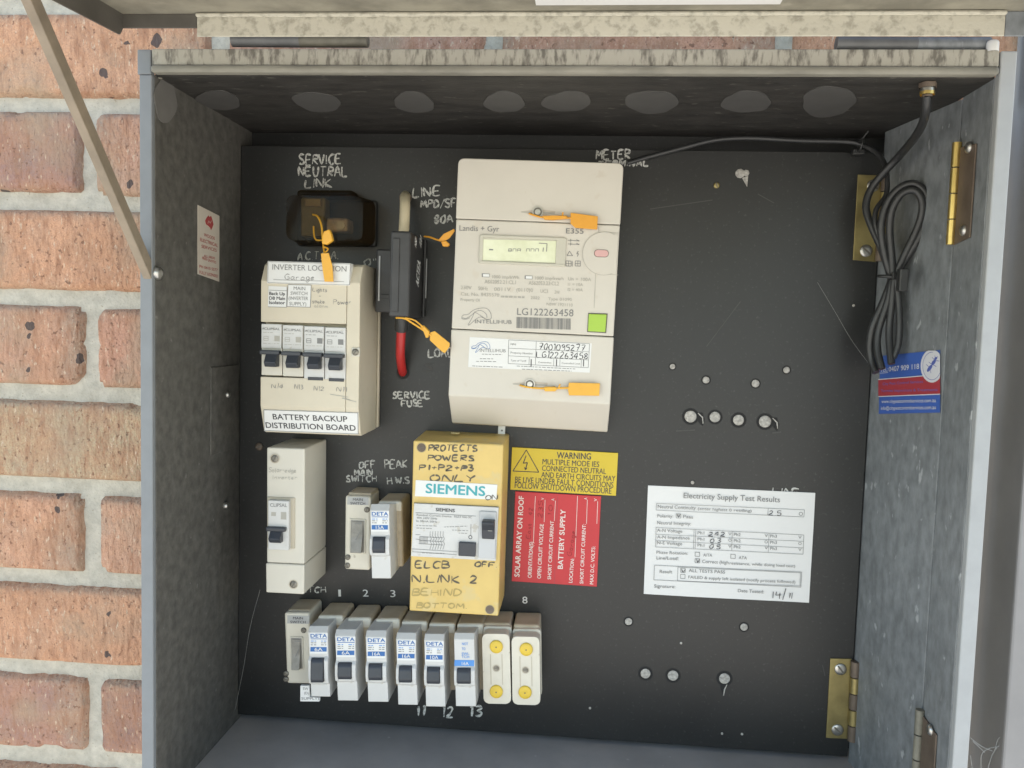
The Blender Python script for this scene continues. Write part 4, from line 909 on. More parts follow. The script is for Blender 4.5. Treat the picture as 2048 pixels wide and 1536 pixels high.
# ---------------- plug-in breakers
def plug_breaker(label, tl, w, yb, rim, amps, group, big=False, plain=False, hf=.066, hbase=.038, back=None):
    x, y = tl; sl = .045; lean = -.03
    P = lambda dx, dy: (x+dx+(dy*lean if dy else 0), y+dy+dx*sl*0.2)
    dy = yb-y
    d = Dev('circuit_breaker', label, 'circuit breaker', (x, y), (x+w, y+w*sl*.2), (x+w+1.5, yb+w*sl*.3), (x+1.5, yb), hf, group); r = d.root
    vb = d.L(x+w/2, yb, hf)[1]; vt = d.L(x+w/2, y, hf)[1]; u0 = d.L(x, (y+yb)/2, hf)[0]; u1 = d.L(x+w, (y+yb)/2, hf)[0]
    rl, rr, ry = rim; e0 = d.L(rl, ry, hbase); e1 = d.L(rr, ry, hbase); vr = (e0[1]+e1[1])/2
    b = B(); b.box(e0[0], e1[0], vb+.002, vr, 0, hbase, 'aged_base', .0028, 3); b.box(e0[0]+.0004, e1[0]-.0004, vr-.010, vr-.0002, hbase-.004, hbase+.0004, 'old_white', .0020, 2); b.build('base', r)
    vl = d.L(x+w/2, y-13, hf-.004)[1]
    pts = [(vb, .03), (vb, hf-.001), (vb+.0006, hf), (vt, hf), (vt+.0006, hf-.0006), (vl, hf-.0045), (vr-.0025, hbase+.0022), (vr-.0025, .03)]
    m = 'white_plastic'
    b = B(); b.profile(pts, u0, u1, m, .0004)
    # cheeks that flank the toggle
    y0, y1 = (52, 84) if not big else (50, 96)
    if plain: y0, y1 = 56, 86
    k0 = d.L(*P(0, y0-3), hf)[1]; k1 = d.L(*P(0, y1), hf)[1]
    for ua, ub in ((u0-.0004, u0+.0022), (u1-.0034, u1+.0002)): b.profile([(k1-.0035, hf-.001), (k1-.001, hf+.0035), (k1+.004, hf+.0045), (k0-.003, hf+.0030), (k0+.001, hf-.001)], ua, ub, m, .0005)
    b.profile([(k1-.0045, hf-.001), (k1-.0015, hf+.0026), (k1+.0006, hf+.0026), (k1+.0006, hf-.001)], u0+.0018, u1-.0028, m, .0004)
    body = b.build('body', r)
    b = B(); ta, tb = u0+.0024, u1-.0036
    b.profile([(k1+.0008, hf-.0005), (k1+.0008, hf+(.0065 if big else .005)), (k1+.004, hf+(.0075 if big else .0062)), (k0-.004, hf+.0042), (k0-.0012, hf+.0022), (k0-.0012, hf-.0005)], ta, tb, 'dark_grey', .0008); b.build('toggle', r)
    b = B(); hz = hf+.0002
    if not plain:
        d.sheet(b, [P(1, 1), P(w-1.5, 1), P(w-1.5, 42), P(1, 42)], hz, 'label_white'); hz += .0002
        d.text(b, 'DETA', P(2.5, 10), P(w-3, 10), 7.2, hz, 'blue', .045); d.lines(b, [(P(2.5, 12.6), P(w-3, 12.6))], 1.3, hz, 'blue')
        for yy in (17, 20.5, 24.5):
            fade(d, b, [(P(3, yy)[0], P(w*.36, yy)[0], P(3, yy)[1], .01), (P(w*.62, yy)[0], P(w-4, yy)[0], P(w*.62, yy)[1], .01)], hz, 'light_blue' if yy < 18 else 'ink_soft', 1.5)
        d.sheet(b, [P(2.5, 29), P(w-3, 29), P(w-3, 38), P(2.5, 38)], hz, 'blue'); d.text(b, amps, P(w*.5-8, 37), P(w*.5+8, 37), 7, hz+.0002, 'label_white', .01)
    else:
        for s, yy, wd in (('NOT', 11, 12), ('TO', 21, 7), ('SWI-', 31, 15), ('TCH', 37, 15)): d.text(b, s, P(w*.36, yy), P(w*.36+wd, yy), 5.2, hz, 'light_blue', .02)
        d.sheet(b, [P(.3, 41), P(w-.3, 41), P(w-.3, 53), P(.3, 53)], hz, 'light_blue'); d.text(b, amps, P(w*.38, 51), P(w*.72, 51), 6.5, hz+.0002, 'label_white', .01)
    b.build('label', r)
    r.matrix_world = d.M @ Matrix.Rotation(rng.uniform(-.012, .012), 4, 'Z')
    return d
GB = 'plug-in circuit breakers'
plug_breaker('white 15 amp breaker plugged in beside the off-peak main switch', (742, 1021), 38, 1157.5, (756, 804, 1002), '15A', GB)
d0 = plug_breaker('white 6 amp breaker with tall dark toggle beside the main switch', (619.5, 1265), 38, 1394, (635, 687, 1231), '6A', GB, big=True)
plug_breaker('white 6 amp breaker with short toggle below the printed number 2', (672.9, 1272), 40, 1402, (694, 743, 1235.5), '6A', GB)
plug_breaker('white 16 amp breaker in the bottom row below the printed number 3', (733.9, 1274), 40, 1404.5, (750, 800, 1237.5), '16A', GB)
plug_breaker('white 16 amp breaker under the lower left corner of the yellow device', (794.4, 1278.5), 38.7, 1410.5, (801.5, 854.5, 1242.5), '16A', GB)
plug_breaker('white 10 amp breaker above the chalk number 12', (850.3, 1281), 38.7, 1414, (856.5, 910, 1246.5), '10A', GB)
plug_breaker('white 16 amp breaker with light blue band and plain blue lettering', (910, 1279), 40, 1413.5, (913, 967, 1247.5), '16A', GB, plain=True)
# supply label stuck under the first breaker
b = B(); d = d0; hz = .0664
b.prism(ccw([d.L(*c7(*p), .064) for p in ((358, 1128), (465, 1130), (465, 1262), (585, 1268), (583, 1316), (356, 1312))]), .0615, .0645, 'label_white', .0003)
hz = .0647
for s, x0, x1, y in (('SW', 388, 450, 1178), ('(D)', 402, 455, 1230), ('SUPPLY)', 370, 575, 1294)): d.text(b, s, c7(x0, y), c7(x1, y+3), 5, hz, 'ink_soft', .02)
b.build('supply_label', d.root)

# ---------------- rewirable fuses with yellow caps
def fuse(label, cc, tl, tr, br, bl, back, caps, hole, m):
    h = .052; d = Dev('fuse', label, 'fuse', cc(*tl), cc(*tr), cc(*br), cc(*bl), h, 'cartridge fuses'); r = d.root; a, c = d.w/2, d.hh/2
    e0, e1 = d.L(*cc(*back[0]), .002), d.L(*cc(*back[1]), .002); vl = d.L(*cc(tl[0]+40, tl[1]-85), .038)[1]
    b = B(); b.box(e0[0]+.0006, e1[0]-.0002, -c+.003, (e0[1]+e1[1])/2, 0, .034, 'aged_base', .0022, 3); b.prism(rrect(-a-.0004, a+.0006, -c+.002, vl, .003), .030, .038, 'old_white', .0014); b.build('base', r)
    b = B(); b.prism(rrect(-a, a, -c, c, .0045, 6), .0385, h, 'old_white', .0018, 3)
    for uu in (-a*.42, a*.42): b.box(uu-.0003, uu+.0003, -c*.45, c*.42, h-.0004, h+.0003, 'cream_side')
    b.build('carrier', r)
    for p in caps:
        b = B(); k = d.L(*cc(*p), h); b.cyl(*k, .0058, h-.001, h+.0022, m, 26, dome=.0009); b.cyl(*k, .0006, h+.002, h+.0026, 'groove', 8); b.build('cap', r)
    b = B(); k = d.L(*cc(*hole), h); b.ring(*k, .0022, .0034, h+.0002, 'cream_side'); b.cyl(*k, .0026, h-.0002, h+.0003, 'screw_dull', 18); b.ribbon([(k[0]-.0018, k[1]), (k[0]+.0018, k[1]+.0006)], .0007, h+.0006, 'groove'); b.build('screw', r)
fuse('pale fuse with two lemon yellow caps beside the last breaker', c8, (1062, 500), (1374, 500), (1362, 1298), (1050, 1290), ((1098, 240), (1408, 245)), [(1210, 642), (1210, 1152)], (1210, 890), 'fuse_yellow')
fuse('pale fuse with two golden caps at the right end of the row', c8, (1397, 530), (1716, 535), (1694, 1310), (1380, 1302), ((1428, 255), (1722, 262)), [(1550, 672), (1537, 1160)], (1542, 910), 'fuse_yellow')

# ---------------- yellow safety switch
HR = .055
d = Dev('safety_switch', 'tall yellow residual current device covered in felt pen notes', 'safety switch', c6(118, 158), c6(808, 190), c6(743, 1505), c6(55, 1465), HR)
r = d.root; a, c = d.w/2, d.hh/2
q = lambda x, y, h=HR: d.L(*c6(x, y), h)
vtop = d.L(*c6(520, 92), 0)[1]
b = B(); b.profile([(-c, 0), (-c, HR), (c, HR), (vtop, 0)], -a, a, 'yellow_plastic', .0014, 3)
b.build('enclosure', r)
k0 = q(122, 462); k1 = q(748, 610)
b = B(); d.plate(b, [c6(122, 460), c6(748, 496), c6(740, 612), c6(115, 584)], HR-.001, HR+.0005, 'label_white', hm=HR); d.text(b, 'SIEMENS', c6(198, 560), c6(652, 583), 19, HR+.0007, 'teal', .035); d.hand(b, 'ON', c6(655, 612), c6(748, 612), 10, HR+.0008, 'pen', 1.6); b.build('name_plate', r)
b = B(); d.plate(b, [c6(108, 640), c6(757, 672), c6(735, 1082), c6(84, 1046)], HR-.001, HR+.0025, 'white_plastic', .0004, hm=HR+.0025)
d.lines(b, [(c6(108, 637), c6(757, 668))], 1.6, HR+.0005, 'ink'); rcd = b.build('switch_module', r)
b = B(); hz = HR+.0028
d.text(b, 'SIEMENS', c6(275, 700), c6(420, 708), 6.5, hz, 'ink', .03); d.lines(b, [(c6(120, 712), c6(582, 738)), (c6(95, 990), c6(440, 1012)), (c6(94, 1012), c6(436, 1034))], .9, hz, 'ink_soft')
d.text(b, 'Residual Current Device', c6(128, 735), c6(395, 748), 4, hz, 'ink_soft', .01); d.text(b, '5SZ3 466-3C', c6(415, 748), c6(552, 756), 4, hz, 'ink_soft', .01); d.text(b, '40A 240V 50Hz', c6(128, 758), c6(285, 766), 4, hz, 'ink_soft', .01); d.text(b, 'In 30mA 50Hz', c6(126, 782), c6(285, 790), 4, hz, 'ink_soft', .01)
fade(d, b, [(c6(126, 0)[0], c6(290, 0)[0], c6(0, 810)[1], .03), (c6(126, 0)[0], c6(250, 0)[0], c6(0, 830)[1], .03), (c6(340, 0)[0], c6(520, 0)[0], c6(0, 822)[1], -.04), (c6(400, 0)[0], c6(522, 0)[0], c6(0, 845)[1], .04), (c6(450, 0)[0], c6(520, 0)[0], c6(0, 868)[1], .04), (c6(170, 0)[0], c6(340, 0)[0], c6(0, 1020)[1], .03)], hz, 'ink_soft', 1)
for i in range(6):
    x = 232+i*20; d.poly(b, [c6(x, 855), c6(x-2, 890), c6(x+10, 912), c6(x-2, 930), c6(x+10, 950), c6(x-3, 995)], .8, hz, 'ink_soft')
for i in range(7): d.lines(b, [(c6(150+i*10, 895), c6(148+i*10, 950))], .8, hz, 'ink_soft')
d.lines(b, [(c6(150, 895), c6(330, 905)), (c6(148, 925), c6(330, 935)), (c6(145, 950), c6(330, 960)), (c6(545, 800), c6(543, 890)), (c6(120, 880), c6(155, 882)), (c6(120, 915), c6(155, 917))], .9, hz, 'ink_soft')
k = d.L(*c6(540, 900), hz); b.ring(*k, .0012, .0017, hz, 'ink', 16)
b.build('printing', rcd)
k0, k1 = q(605, 690, HR+.004), q(748, 1070, HR+.004)
b = B(); b.box(k0[0]+.0005, k1[0]-.002, k1[1], k0[1]-.001, HR+.002, HR+.0042, 'grey_plastic', .0008); b.build('toggle_bay', rcd)
k0, k1 = q(632, 768, HR+.009), q(722, 920, HR+.009)
b = B(); b.profile([(k1[1], HR+.004), (k1[1], HR+.008), ((k0[1]+k1[1])/2, HR+.0098), (k0[1]-.002, HR+.014), (k0[1], HR+.013), (k0[1], HR+.004)], k0[0], k1[0], 'dark_grey', .0006); d.lines(b, [(c6(675, 850), c6(708, 852))], 1, HR+.0102, 'ink_faint'); b.build('toggle', rcd)
k0, k1 = q(452, 935, HR+.004), q(580, 1048, HR+.004)
b = B(); b.box(k0[0], k1[0], k1[1], k0[1], HR+.002, HR+.0055, 'dark_grey', .0006); b.build('test_button', rcd)
b = B(); hz = HR+.0003
for s, x0, x1, y, cap, m in [('PROTECTS', 218, 590, 236, 12.5, 'pen'), ('POWERS', 212, 568, 308, 10.5, 'pen'), ('P1+P2+P3', 150, 565, 385, 11, 'pen'), ('ONLY', 230, 580, 470, 13, 'pen'), ('ELCB', 118, 370, 1132, 13, 'pen'), ('OFF.', 575, 742, 1126, 10, 'pen'), ('N.LINK 2', 95, 590, 1246, 14, 'pen'), ('BEHIND', 95, 465, 1345, 13, 'pen_faint'), ('BOTTOM.', 125, 510, 1444, 10, 'pen_faint')]:
    b = B(); d.hand(b, s, c6(x0, y), c6(x1, y+6), cap, hz, m, 3.0 if m == 'pen' else 2.6); b.build('handwriting', r)
for (x, y) in ((165, 212), (690, 1455)):
    b = B(); k = q(x, y); b.ring(*k, .0036, .0044, HR+.0002, 'yellow_dirty'); b.cyl(*k, .0038, HR-.0005, HR+.0003, 'bronze', 22); b.ribbon([(k[0]-.0026, k[1]-.0008), (k[0]+.0026, k[1]+.0008)], .0008, HR+.0006, 'groove'); b.build('screw', r)
b = B(); k = d.L(*c6(432, 108), .02); b.box(k[0]-.004, k[0]+.004, c+.0035, c+.0046, .020, .026, 'yellow_dirty', .0003); b.build('vent', r)

# ---------------- signs and card on the panel
d = Dev('warning_sign', 'yellow warning plate with black lettering and lightning triangle', 'warning sign', cw(120, 75), cw(1212, 135), cw(1186, 574), cw(106, 510), .0025)
b = B(); b.box(-d.w/2, d.w/2, -d.hh/2, d.hh/2, 0, .0018, 'warn_yellow', .0003); pl = b.build('plate', d.root)
b = B(); hz = .002
for s, x0, x1, y, y1, cap in [('WARNING', 582, 930, 186, 200, 12.5), ('MULTIPLE MODE IES', 435, 1015, 248, 277, 11), ('CONNECTED NEUTRAL', 430, 1085, 315, 350, 11), ('AND EARTH CIRCUITS MAY', 422, 1180, 382, 424, 11), ('BE LIVE UNDER FAULT CONDITIONS', 155, 1160, 432, 490, 11.5), ('FOLLOW SHUTDOWN PROCEDURE', 150, 1140, 490, 552, 11.5)]:
    d.text(b, s, cw(x0, y), cw(x1, y1), cap, hz, 'ink', .02 if s == 'WARNING' else .013)
d.poly(b, [cw(270, 102), cw(398, 330), cw(132, 318)], 1.6, hz, 'ink', True); d.poly(b, [cw(268, 160), cw(238, 238), cw(282, 232), cw(260, 300)], 1.9, hz, 'ink'); d.lines(b, [(cw(262, 305), cw(250, 280)), (cw(262, 305), cw(276, 285))], 1.5, hz, 'ink')
b.build('lettering', pl)
d = Dev('supply_sign', 'red solar array and battery supply plate turned on its side', 'safety sign', cw(156, 530), cw(1035, 577), cw(993, 1508), cw(118, 1448), .0025)
b = B(); b.box(-d.w/2, d.w/2, -d.hh/2, d.hh/2, 0, .0016, 'sign_red', .0003); pl = b.build('plate', d.root)
b = B(); hz = .0018
for s, p0, p1, cap, bo in [('SOLAR ARRAY ON ROOF', (198, 1402), (245, 577), 10, .03), ('ORIENTATION(S)', (322, 1412), (340, 1045), 7.5, .02), ('OPEN CIRCUIT VOLTAGE', (418, 1420), (448, 862), 7.5, .02), ('SHORT CIRCUIT CURRENT', (522, 1428), (552, 830), 7, .02), ('BATTERY SUPPLY', (642, 1320), (672, 715), 10, .03), ('LOCATION:', (740, 1462), (760, 1215), 7, .02), ('SHORT CIRCUIT CURRENT:', (852, 1472), (880, 862), 7, .02), ('MAX D.C. VOLTS:', (955, 1478), (975, 1092), 7, .02), ('V', (452, 612), (452, 592), 6, .01), ('A', (556, 622), (557, 600), 6, .01), ('A', (892, 612), (893, 590), 6, .01), ('V', (993, 628), (994, 600), 6, .01)]:
    d.text(b, s, cw(*p0), cw(*p1), cap, hz, 'sign_white', bo)
d.lines(b, [(cw(342, 1052), cw(362, 575)), (cw(452, 840), cw(462, 612)), (cw(556, 828), cw(568, 622)), (cw(768, 1200), cw(794, 575)), (cw(886, 858), cw(894, 612)), (cw(992, 858), cw(1000, 628))], .9, hz, 'sign_white'); d.lines(b, [(cw(558, 1470), cw(592, 570))], .9, hz, 'card_red')
for s, p0, p1, cap in [('East', (310, 1010), (322, 860), 8), ('42', (330, 770), (336, 700), 8), ('235', (432, 800), (440, 630), 8), ('10', (530, 780), (536, 670), 7), ('Garage', (730, 1190), (770, 940), 8)]: d.hand(b, s, cw(*p0), cw(*p1), cap, hz, 'pen_red', 1.1)
b.build('lettering', pl)

d = Dev('test_card', 'white electricity supply test results card on the bare panel', 'test card', (1297, 970), (1632, 988), (1618, 1205), (1287, 1190), .002)
b = B()
n = 10; vs = []; fs = []
for j in range(n+1):
    for i in range(n+1):
        u = -d.w/2+d.w*i/n; v = -d.hh/2+d.hh*j/n; vs.append((u, v, .0009+.0006*math.sin(i*.5)*math.cos(j*.4)))
for j in range(n):
    for i in range(n): fs.append((j*(n+1)+i, j*(n+1)+i+1, (j+1)*(n+1)+i+1, (j+1)*(n+1)+i))
b.add(vs, fs, 'paper', True); a, c = d.w/2, d.hh/2
b.box(-a, a, -c, c, 0, .0002, 'paper'); card = b.build('card', d.root)
b = B(); hz = .0018
d.text(b, 'Electricity Supply Test Results', ct(592, 308), ct(1488, 348), 11, hz, 'ink_soft', .006)
d.poly(b, [ct(340, 358), ct(1718, 418), ct(1712, 484), ct(336, 420)], .8, hz, 'ink_soft', True); d.lines(b, [(ct(1380, 402), ct(1376, 468))], .8, hz, 'ink_soft')
for s, x0, x1, y, y1, cap in [('Neutral Continuity', 352, 705, 402, 416, 7), ('(enter highest', 725, 1000, 418, 430, 5.5), ('reading)', 1060, 1225, 432, 440, 5.5), ('Polarity:', 348, 495, 488, 492, 6.5), ('Pass', 588, 680, 494, 500, 6.5), ('Neutral Integrity:', 345, 660, 552, 562, 6.5), ('A-N Voltage', 345, 580, 622, 632, 6.5), ('A-N Impedance', 345, 648, 684, 696, 6.5), ('N-E Voltage', 345, 578, 738, 748, 6.5), ('Phase Rotation:', 340, 632, 826, 836, 6), ('Line/Load:', 340, 545, 880, 886, 6.5), ('A/TA', 775, 858, 852, 855, 6), ('ATA', 1105, 1180, 876, 880, 6), ('Correct (high', 765, 1010, 912, 924, 6.5), ('resistance, while doing load test)', 1020, 1630, 926, 954, 5.5), ('Result', 370, 485, 1006, 1010, 6.5), ('ALL TESTS PASS', 640, 978, 996, 1012, 6.5), ('FAILED & supply left isolated (notify process followed)', 636, 1632, 1056, 1104, 5.8), ('Signature:', 318, 515, 1142, 1148, 6.5), ('Date Tested:', 1098, 1340, 1184, 1196, 6.5)]:
    d.text(b, s, ct(x0, y), ct(x1, y1), cap, hz, 'ink_soft', .008)
k = d.L(*ct(1028, 420), hz); b.ring(*k, .0008, .0012, hz, 'ink_soft', 14); k = d.L(*ct(1684, 455), hz); b.ring(*k, .0013, .0018, hz, 'ink_soft', 14)
d.poly(b, [ct(336, 582), ct(1712, 652), ct(1704, 832), ct(332, 764)], .8, hz, 'ink_soft', True)
d.lines(b, [(ct(334, 645), ct(1710, 712)), (ct(333, 704), ct(1706, 772)), (ct(706, 602), ct(700, 782)), (ct(690, 600), ct(684, 780)), (ct(1046, 618), ct(1040, 798)), (ct(1388, 636), ct(1380, 816))], .7, hz, 'ink_soft')
for j, (sym, yy) in enumerate((('V', 640), ('o', 698), ('V', 755))):
    for i, xx in enumerate((722, 1060, 1398)): d.text(b, 'Ph%d' % (i+1), ct(xx, yy+5+i*15), ct(xx+62, yy+8+i*15), 6, hz, 'ink_soft', .004)
    for i, xx in enumerate((1008, 1346, 1660)):
        yv = yy+16+i*15; d.text(b, 'V' if sym == 'V' else 'O', ct(xx, yv), ct(xx+30, yv+1), 6, hz, 'ink_soft', .004)
for (x, y, k) in ((524, 455, 1), (700, 812, 0), (1032, 832, 0), (700, 872, 1), (566, 962, 1), (564, 1018, 0)):
    d.poly(b, [ct(x, y), ct(x+42, y+2), ct(x+41, y+40), ct(x-1, y+38)], .9, hz, 'ink_soft', True)
    if k: d.hand(b, 'v', ct(x+6, y+34), ct(x+40, y+34), 12, hz, 'ink', 1.3)
d.poly(b, [ct(322, 934), ct(1692, 998), ct(1684, 1138), ct(315, 1070)], .9, hz, 'ink_soft', True); d.poly(b, [ct(540, 952), ct(1680, 1005), ct(1676, 1128), ct(534, 1078)], .7, hz, 'ink_soft', True)
for s, x0, x1, y, cap in [('2.5', 1385, 1500, 470, 9), ('242', 822, 975, 662, 8.5), ('0.3', 838, 940, 722, 8.5), ('0.5', 830, 930, 778, 8.5), ('11', 1565, 1600, 1240, 10)]: d.hand(b, s, ct(x0, y), ct(x1, y+4), cap, hz, 'ink', 1.3)
for pts in ([(1428, 1180), (1424, 1240)], [(1458, 1180), (1450, 1212), (1502, 1210)], [(1490, 1190), (1484, 1246)], [(1545, 1150), (1515, 1255)]): d.poly(b, [ct(*p) for p in pts], 1.4, hz, 'ink')
b.build('printing', card)

# stickers on the side walls
root = tag(empty('pest_sticker', LW.M), 'blue and red sticker with insect emblem on the right side wall', 'sticker')
HS_ = Plane((W+.0005, .0535, 0), (PR-W-.0005, D+.003-.0535, 0), (0, 0, 1))
HS_ = Plane((PR, D+.003, 0), (W+.0005-PR, .0535-D-.003, 0), (0, 0, 1))
root.matrix_world = HS_.M; P = HS_
cs = C(1700, 680, .1107)
b = B(); h = .0008
P.sheet(b, [cs(545, 290), cs(1628, 180), cs(1630, 1310), cs(520, 1335)], .0006, 'card_blue'); P.sheet(b, [cs(510, 722), cs(1628, 628), cs(1630, 985), cs(512, 1022)], h, 'card_red')
P.lines(b, [(cs(510, 715), cs(1628, 622)), (cs(512, 1022), cs(1628, 978))], 1.6, h+.0001, 'card_white')
P.text(b, 'TEL:', cs(548, 578), cs(688, 566), 8.5, h, 'card_white', .0); P.lines(b, [(cs(545, 600), cs(688, 588))], .8, h, 'card_white'); P.text(b, '0407 909 118', cs(700, 572), cs(1248, 520), 10, h, 'card_white', .012)
P.text(b, 'www.citypestcontrolservices.com.au', cs(570, 1140), cs(1548, 1122), 7, h, 'card_white', .006); P.text(b, 'info@citypestcontrolservices.com.au', cs(560, 1262), cs(1552, 1248), 7, h, 'card_white', .006)
P.text(b, 'City Pest Control Services', cs(590, 815), cs(1320, 772), 5, h+.0001, 'card_bug', .0); P.text(b, 'Termite Inspections & Treatments', cs(560, 940), cs(1580, 920), 5, h+.0001, 'card_bug', .0)
ring = []
for i in range(30):
    a_ = 2*math.pi*i/30; x = 1480+205*math.cos(a_); y = 470+300*math.sin(a_); ring.append(cs(min(x, 1626), max(y, 192)))
P.sheet(b, ring, h+.0002, 'card_white'); b.ribbon([P.L(*cs(1480+165*math.cos(R(t)), 470+250*math.sin(R(t))), h+.0003) for t in range(30, 290, 13)], .0004, h+.0003, 'card_bug')
for (ex, ey, ra, rb) in ((1440, 510, 72, 34), (1510, 405, 52, 34), (1548, 335, 30, 26)):
    b.sheet([P.L(*cs(ex+ra*math.cos(R(t))*.62+rb*math.sin(R(t))*.72, ey-ra*math.cos(R(t))*.88+rb*math.sin(R(t))*.5), h+.0003) for t in range(0, 360, 20)], h+.0003+ey*1e-8, 'card_bug')
P.lines(b, [(cs(1440, 500), cs(1375, 440)), (cs(1440, 500), cs(1462, 600)), (cs(1480, 440), cs(1425, 400)), (cs(1480, 440), cs(1560, 480)), (cs(1530, 370), cs(1480, 310)), (cs(1530, 370), cs(1610, 380)), (cs(1545, 330), cs(1530, 280)), (cs(1545, 330), cs(1590, 300))], 1.1, h+.00035, 'card_bug')
b.build('sticker', root)
root = tag(empty('trade_sticker', LW.M), 'small cream sticker with red lettering on the dark left side wall', 'sticker'); P = LW
b = B(); P.plate(b, [(396, 410), (439, 432), (438.5, 563), (396, 548)], .0001, .0006, 'note_cream')
ce = C(380, 380, .1432); h = .0008
b.prism(ccw([P.L(*ce(*p), h) for p in ((212, 430), (235, 385), (262, 355), (275, 380), (295, 360), (315, 420), (328, 480), (315, 520), (295, 560), (285, 530), (255, 500), (225, 480))]), .0006, h, 'note_red'); P.lines(b, [(ce(248, 470), ce(262, 430)), (ce(262, 430), ce(285, 465)), (ce(285, 465), ce(300, 425))], 1.2, h+.0001, 'note_cream')
for s, x0, x1, y, y1, cap in [('WOODS', 195, 345, 645, 700, 6.5), ('ELECTRICAL', 140, 388, 712, 800, 7), ('SERVICES', 160, 372, 805, 865, 6.5), ('ALL AREAS', 195, 350, 935, 970, 5), ('FREE QUOTES', 170, 365, 965, 1030, 5), ('PH 0415 5577', 132, 385, 1085, 1140, 6), ('FULLY LICENSED', 132, 388, 1165, 1225, 6)]: P.text(b, s, ce(x0, y), ce(x1, y1), cap, h, 'note_red', .02)
b.build('sticker', root)

# ---------------- orange security seals
def seal(label, P, flag, hflag, strap, clasp=None, m='seal_orange', extra=()):
    o = P.L(*flag[0], hflag); M = P.M @ Matrix.Translation((o[0], o[1], 0))
    root = tag(empty('security_seal', M), label, 'security seal', 'orange security seals')
    off = Vector((o[0], o[1], 0))
    def shift(b): b.v = [(v[0]-off.x, v[1]-off.y, v[2]) for v in b.v]; return b
    b = B(); b.prism(ccw([P.L(*p, hflag) for p in flag]), hflag-.0011, hflag+.0002, m, .0003); shift(b).build('flag', root)
    b = B(); b.tube([P.L3(x, y, h) for x, y, h in strap], .00085, m, 8)
    for e in extra: b.tube([P.L3(x, y, h) for x, y, h in e], .0007, m, 8)
    shift(b).build('strap', root)
    if clasp:
        b = B(); b.prism(ccw([P.L(*p, hflag) for p in clasp]), hflag-.003, hflag+.002, m, .0008); shift(b).build('clasp', root)
hN = .062
seal('orange seal hanging from the dark neutral link over the inverter label', PX, [c1(720, 1010), c1(790, 1005), c1(822, 1120), c1(832, 1262), c1(752, 1262), c1(735, 1150)], hN+.010, [(*c1(650, 665), .041), (*c1(690, 680), .052), (*c1(725, 760), .058), (*c1(735, 880), .062), (*c1(745, 960), .066), (*c1(752, 1015), .071)], [c1(750, 815), c1(800, 795), c1(818, 835), c1(832, 895), c1(775, 935), c1(735, 925), c1(735, 870)], m='seal_yellow', extra=[[(*c1(655, 770), .044), (*c1(660, 850), .05), (*c1(680, 890), .054), (*c1(735, 892), .06)], [(*c1(742, 950), .066), (*c1(785, 970), .068), (*c1(750, 1010), .07)]])
seal('small orange seal folded between the service fuse and the meter', PX, [cf(540, 430), cf(580, 385), cf(662, 345), cf(668, 362), cf(625, 420), cf(575, 448)], .040, [(*cf(428, 405), .030), (*cf(470, 410), .034), (*cf(520, 428), .037), (*cf(560, 440), .039)], [cf(560, 445), cf(600, 440), cf(630, 465), cf(615, 485), cf(575, 485)])
seal('orange seal hanging diagonally below the black service fuse', PX, [cf(475, 1160), cf(510, 1150), cf(628, 1245), cf(625, 1275), cf(588, 1325), cf(565, 1310), cf(470, 1222)], .050, [(*cf(205, 1045), .058), (*cf(270, 1050), .060), (*cf(330, 1085), .056), (*cf(400, 1130), .052), (*cf(480, 1185), .050)], [cf(395, 1110), cf(425, 1105), cf(470, 1150), cf(462, 1200), cf(440, 1205), cf(435, 1160)], m='seal_yellow', extra=[[(*cf(275, 1045), .060), (*cf(350, 1065), .057), (*cf(420, 1120), .052)]])
seal('orange seal lying across the upper cover of the meter', PX, [c3(1225, 660), c3(1490, 695), c3(1485, 825), c3(1270, 808), c3(1222, 765)], HM+.004, [(*c3(820, 668), HM+.001), (*c3(900, 695), HM+.003), (*c3(960, 705), HM+.003), (*c3(1100, 708), HM+.0035), (*c3(1235, 712), HM+.0035)], [c3(950, 690), c3(1050, 690), c3(1190, 690), c3(1200, 720), c3(1050, 732), c3(965, 728)], extra=[[(*c3(1145, 700), HM+.004), (*c3(1150, 655), HM+.005)]])
seal('orange seal lying across the lower terminal cover of the meter', PX, [c4(1190, 985), c4(1488, 992), c4(1482, 1112), c4(1190, 1108), c4(1180, 1050)], HM+.004, [(*c4(720, 1010), HM+.001), (*c4(800, 1030), HM+.003), (*c4(950, 1040), HM+.0035), (*c4(1200, 1035), HM+.0035)], [c4(950, 1025), c4(1060, 1022), c4(1080, 1045), c4(1060, 1068), c4(955, 1068)], m='seal_yellow', extra=[[(*c4(1090, 1035), HM+.004), (*c4(1105, 1000), HM+.005)]])

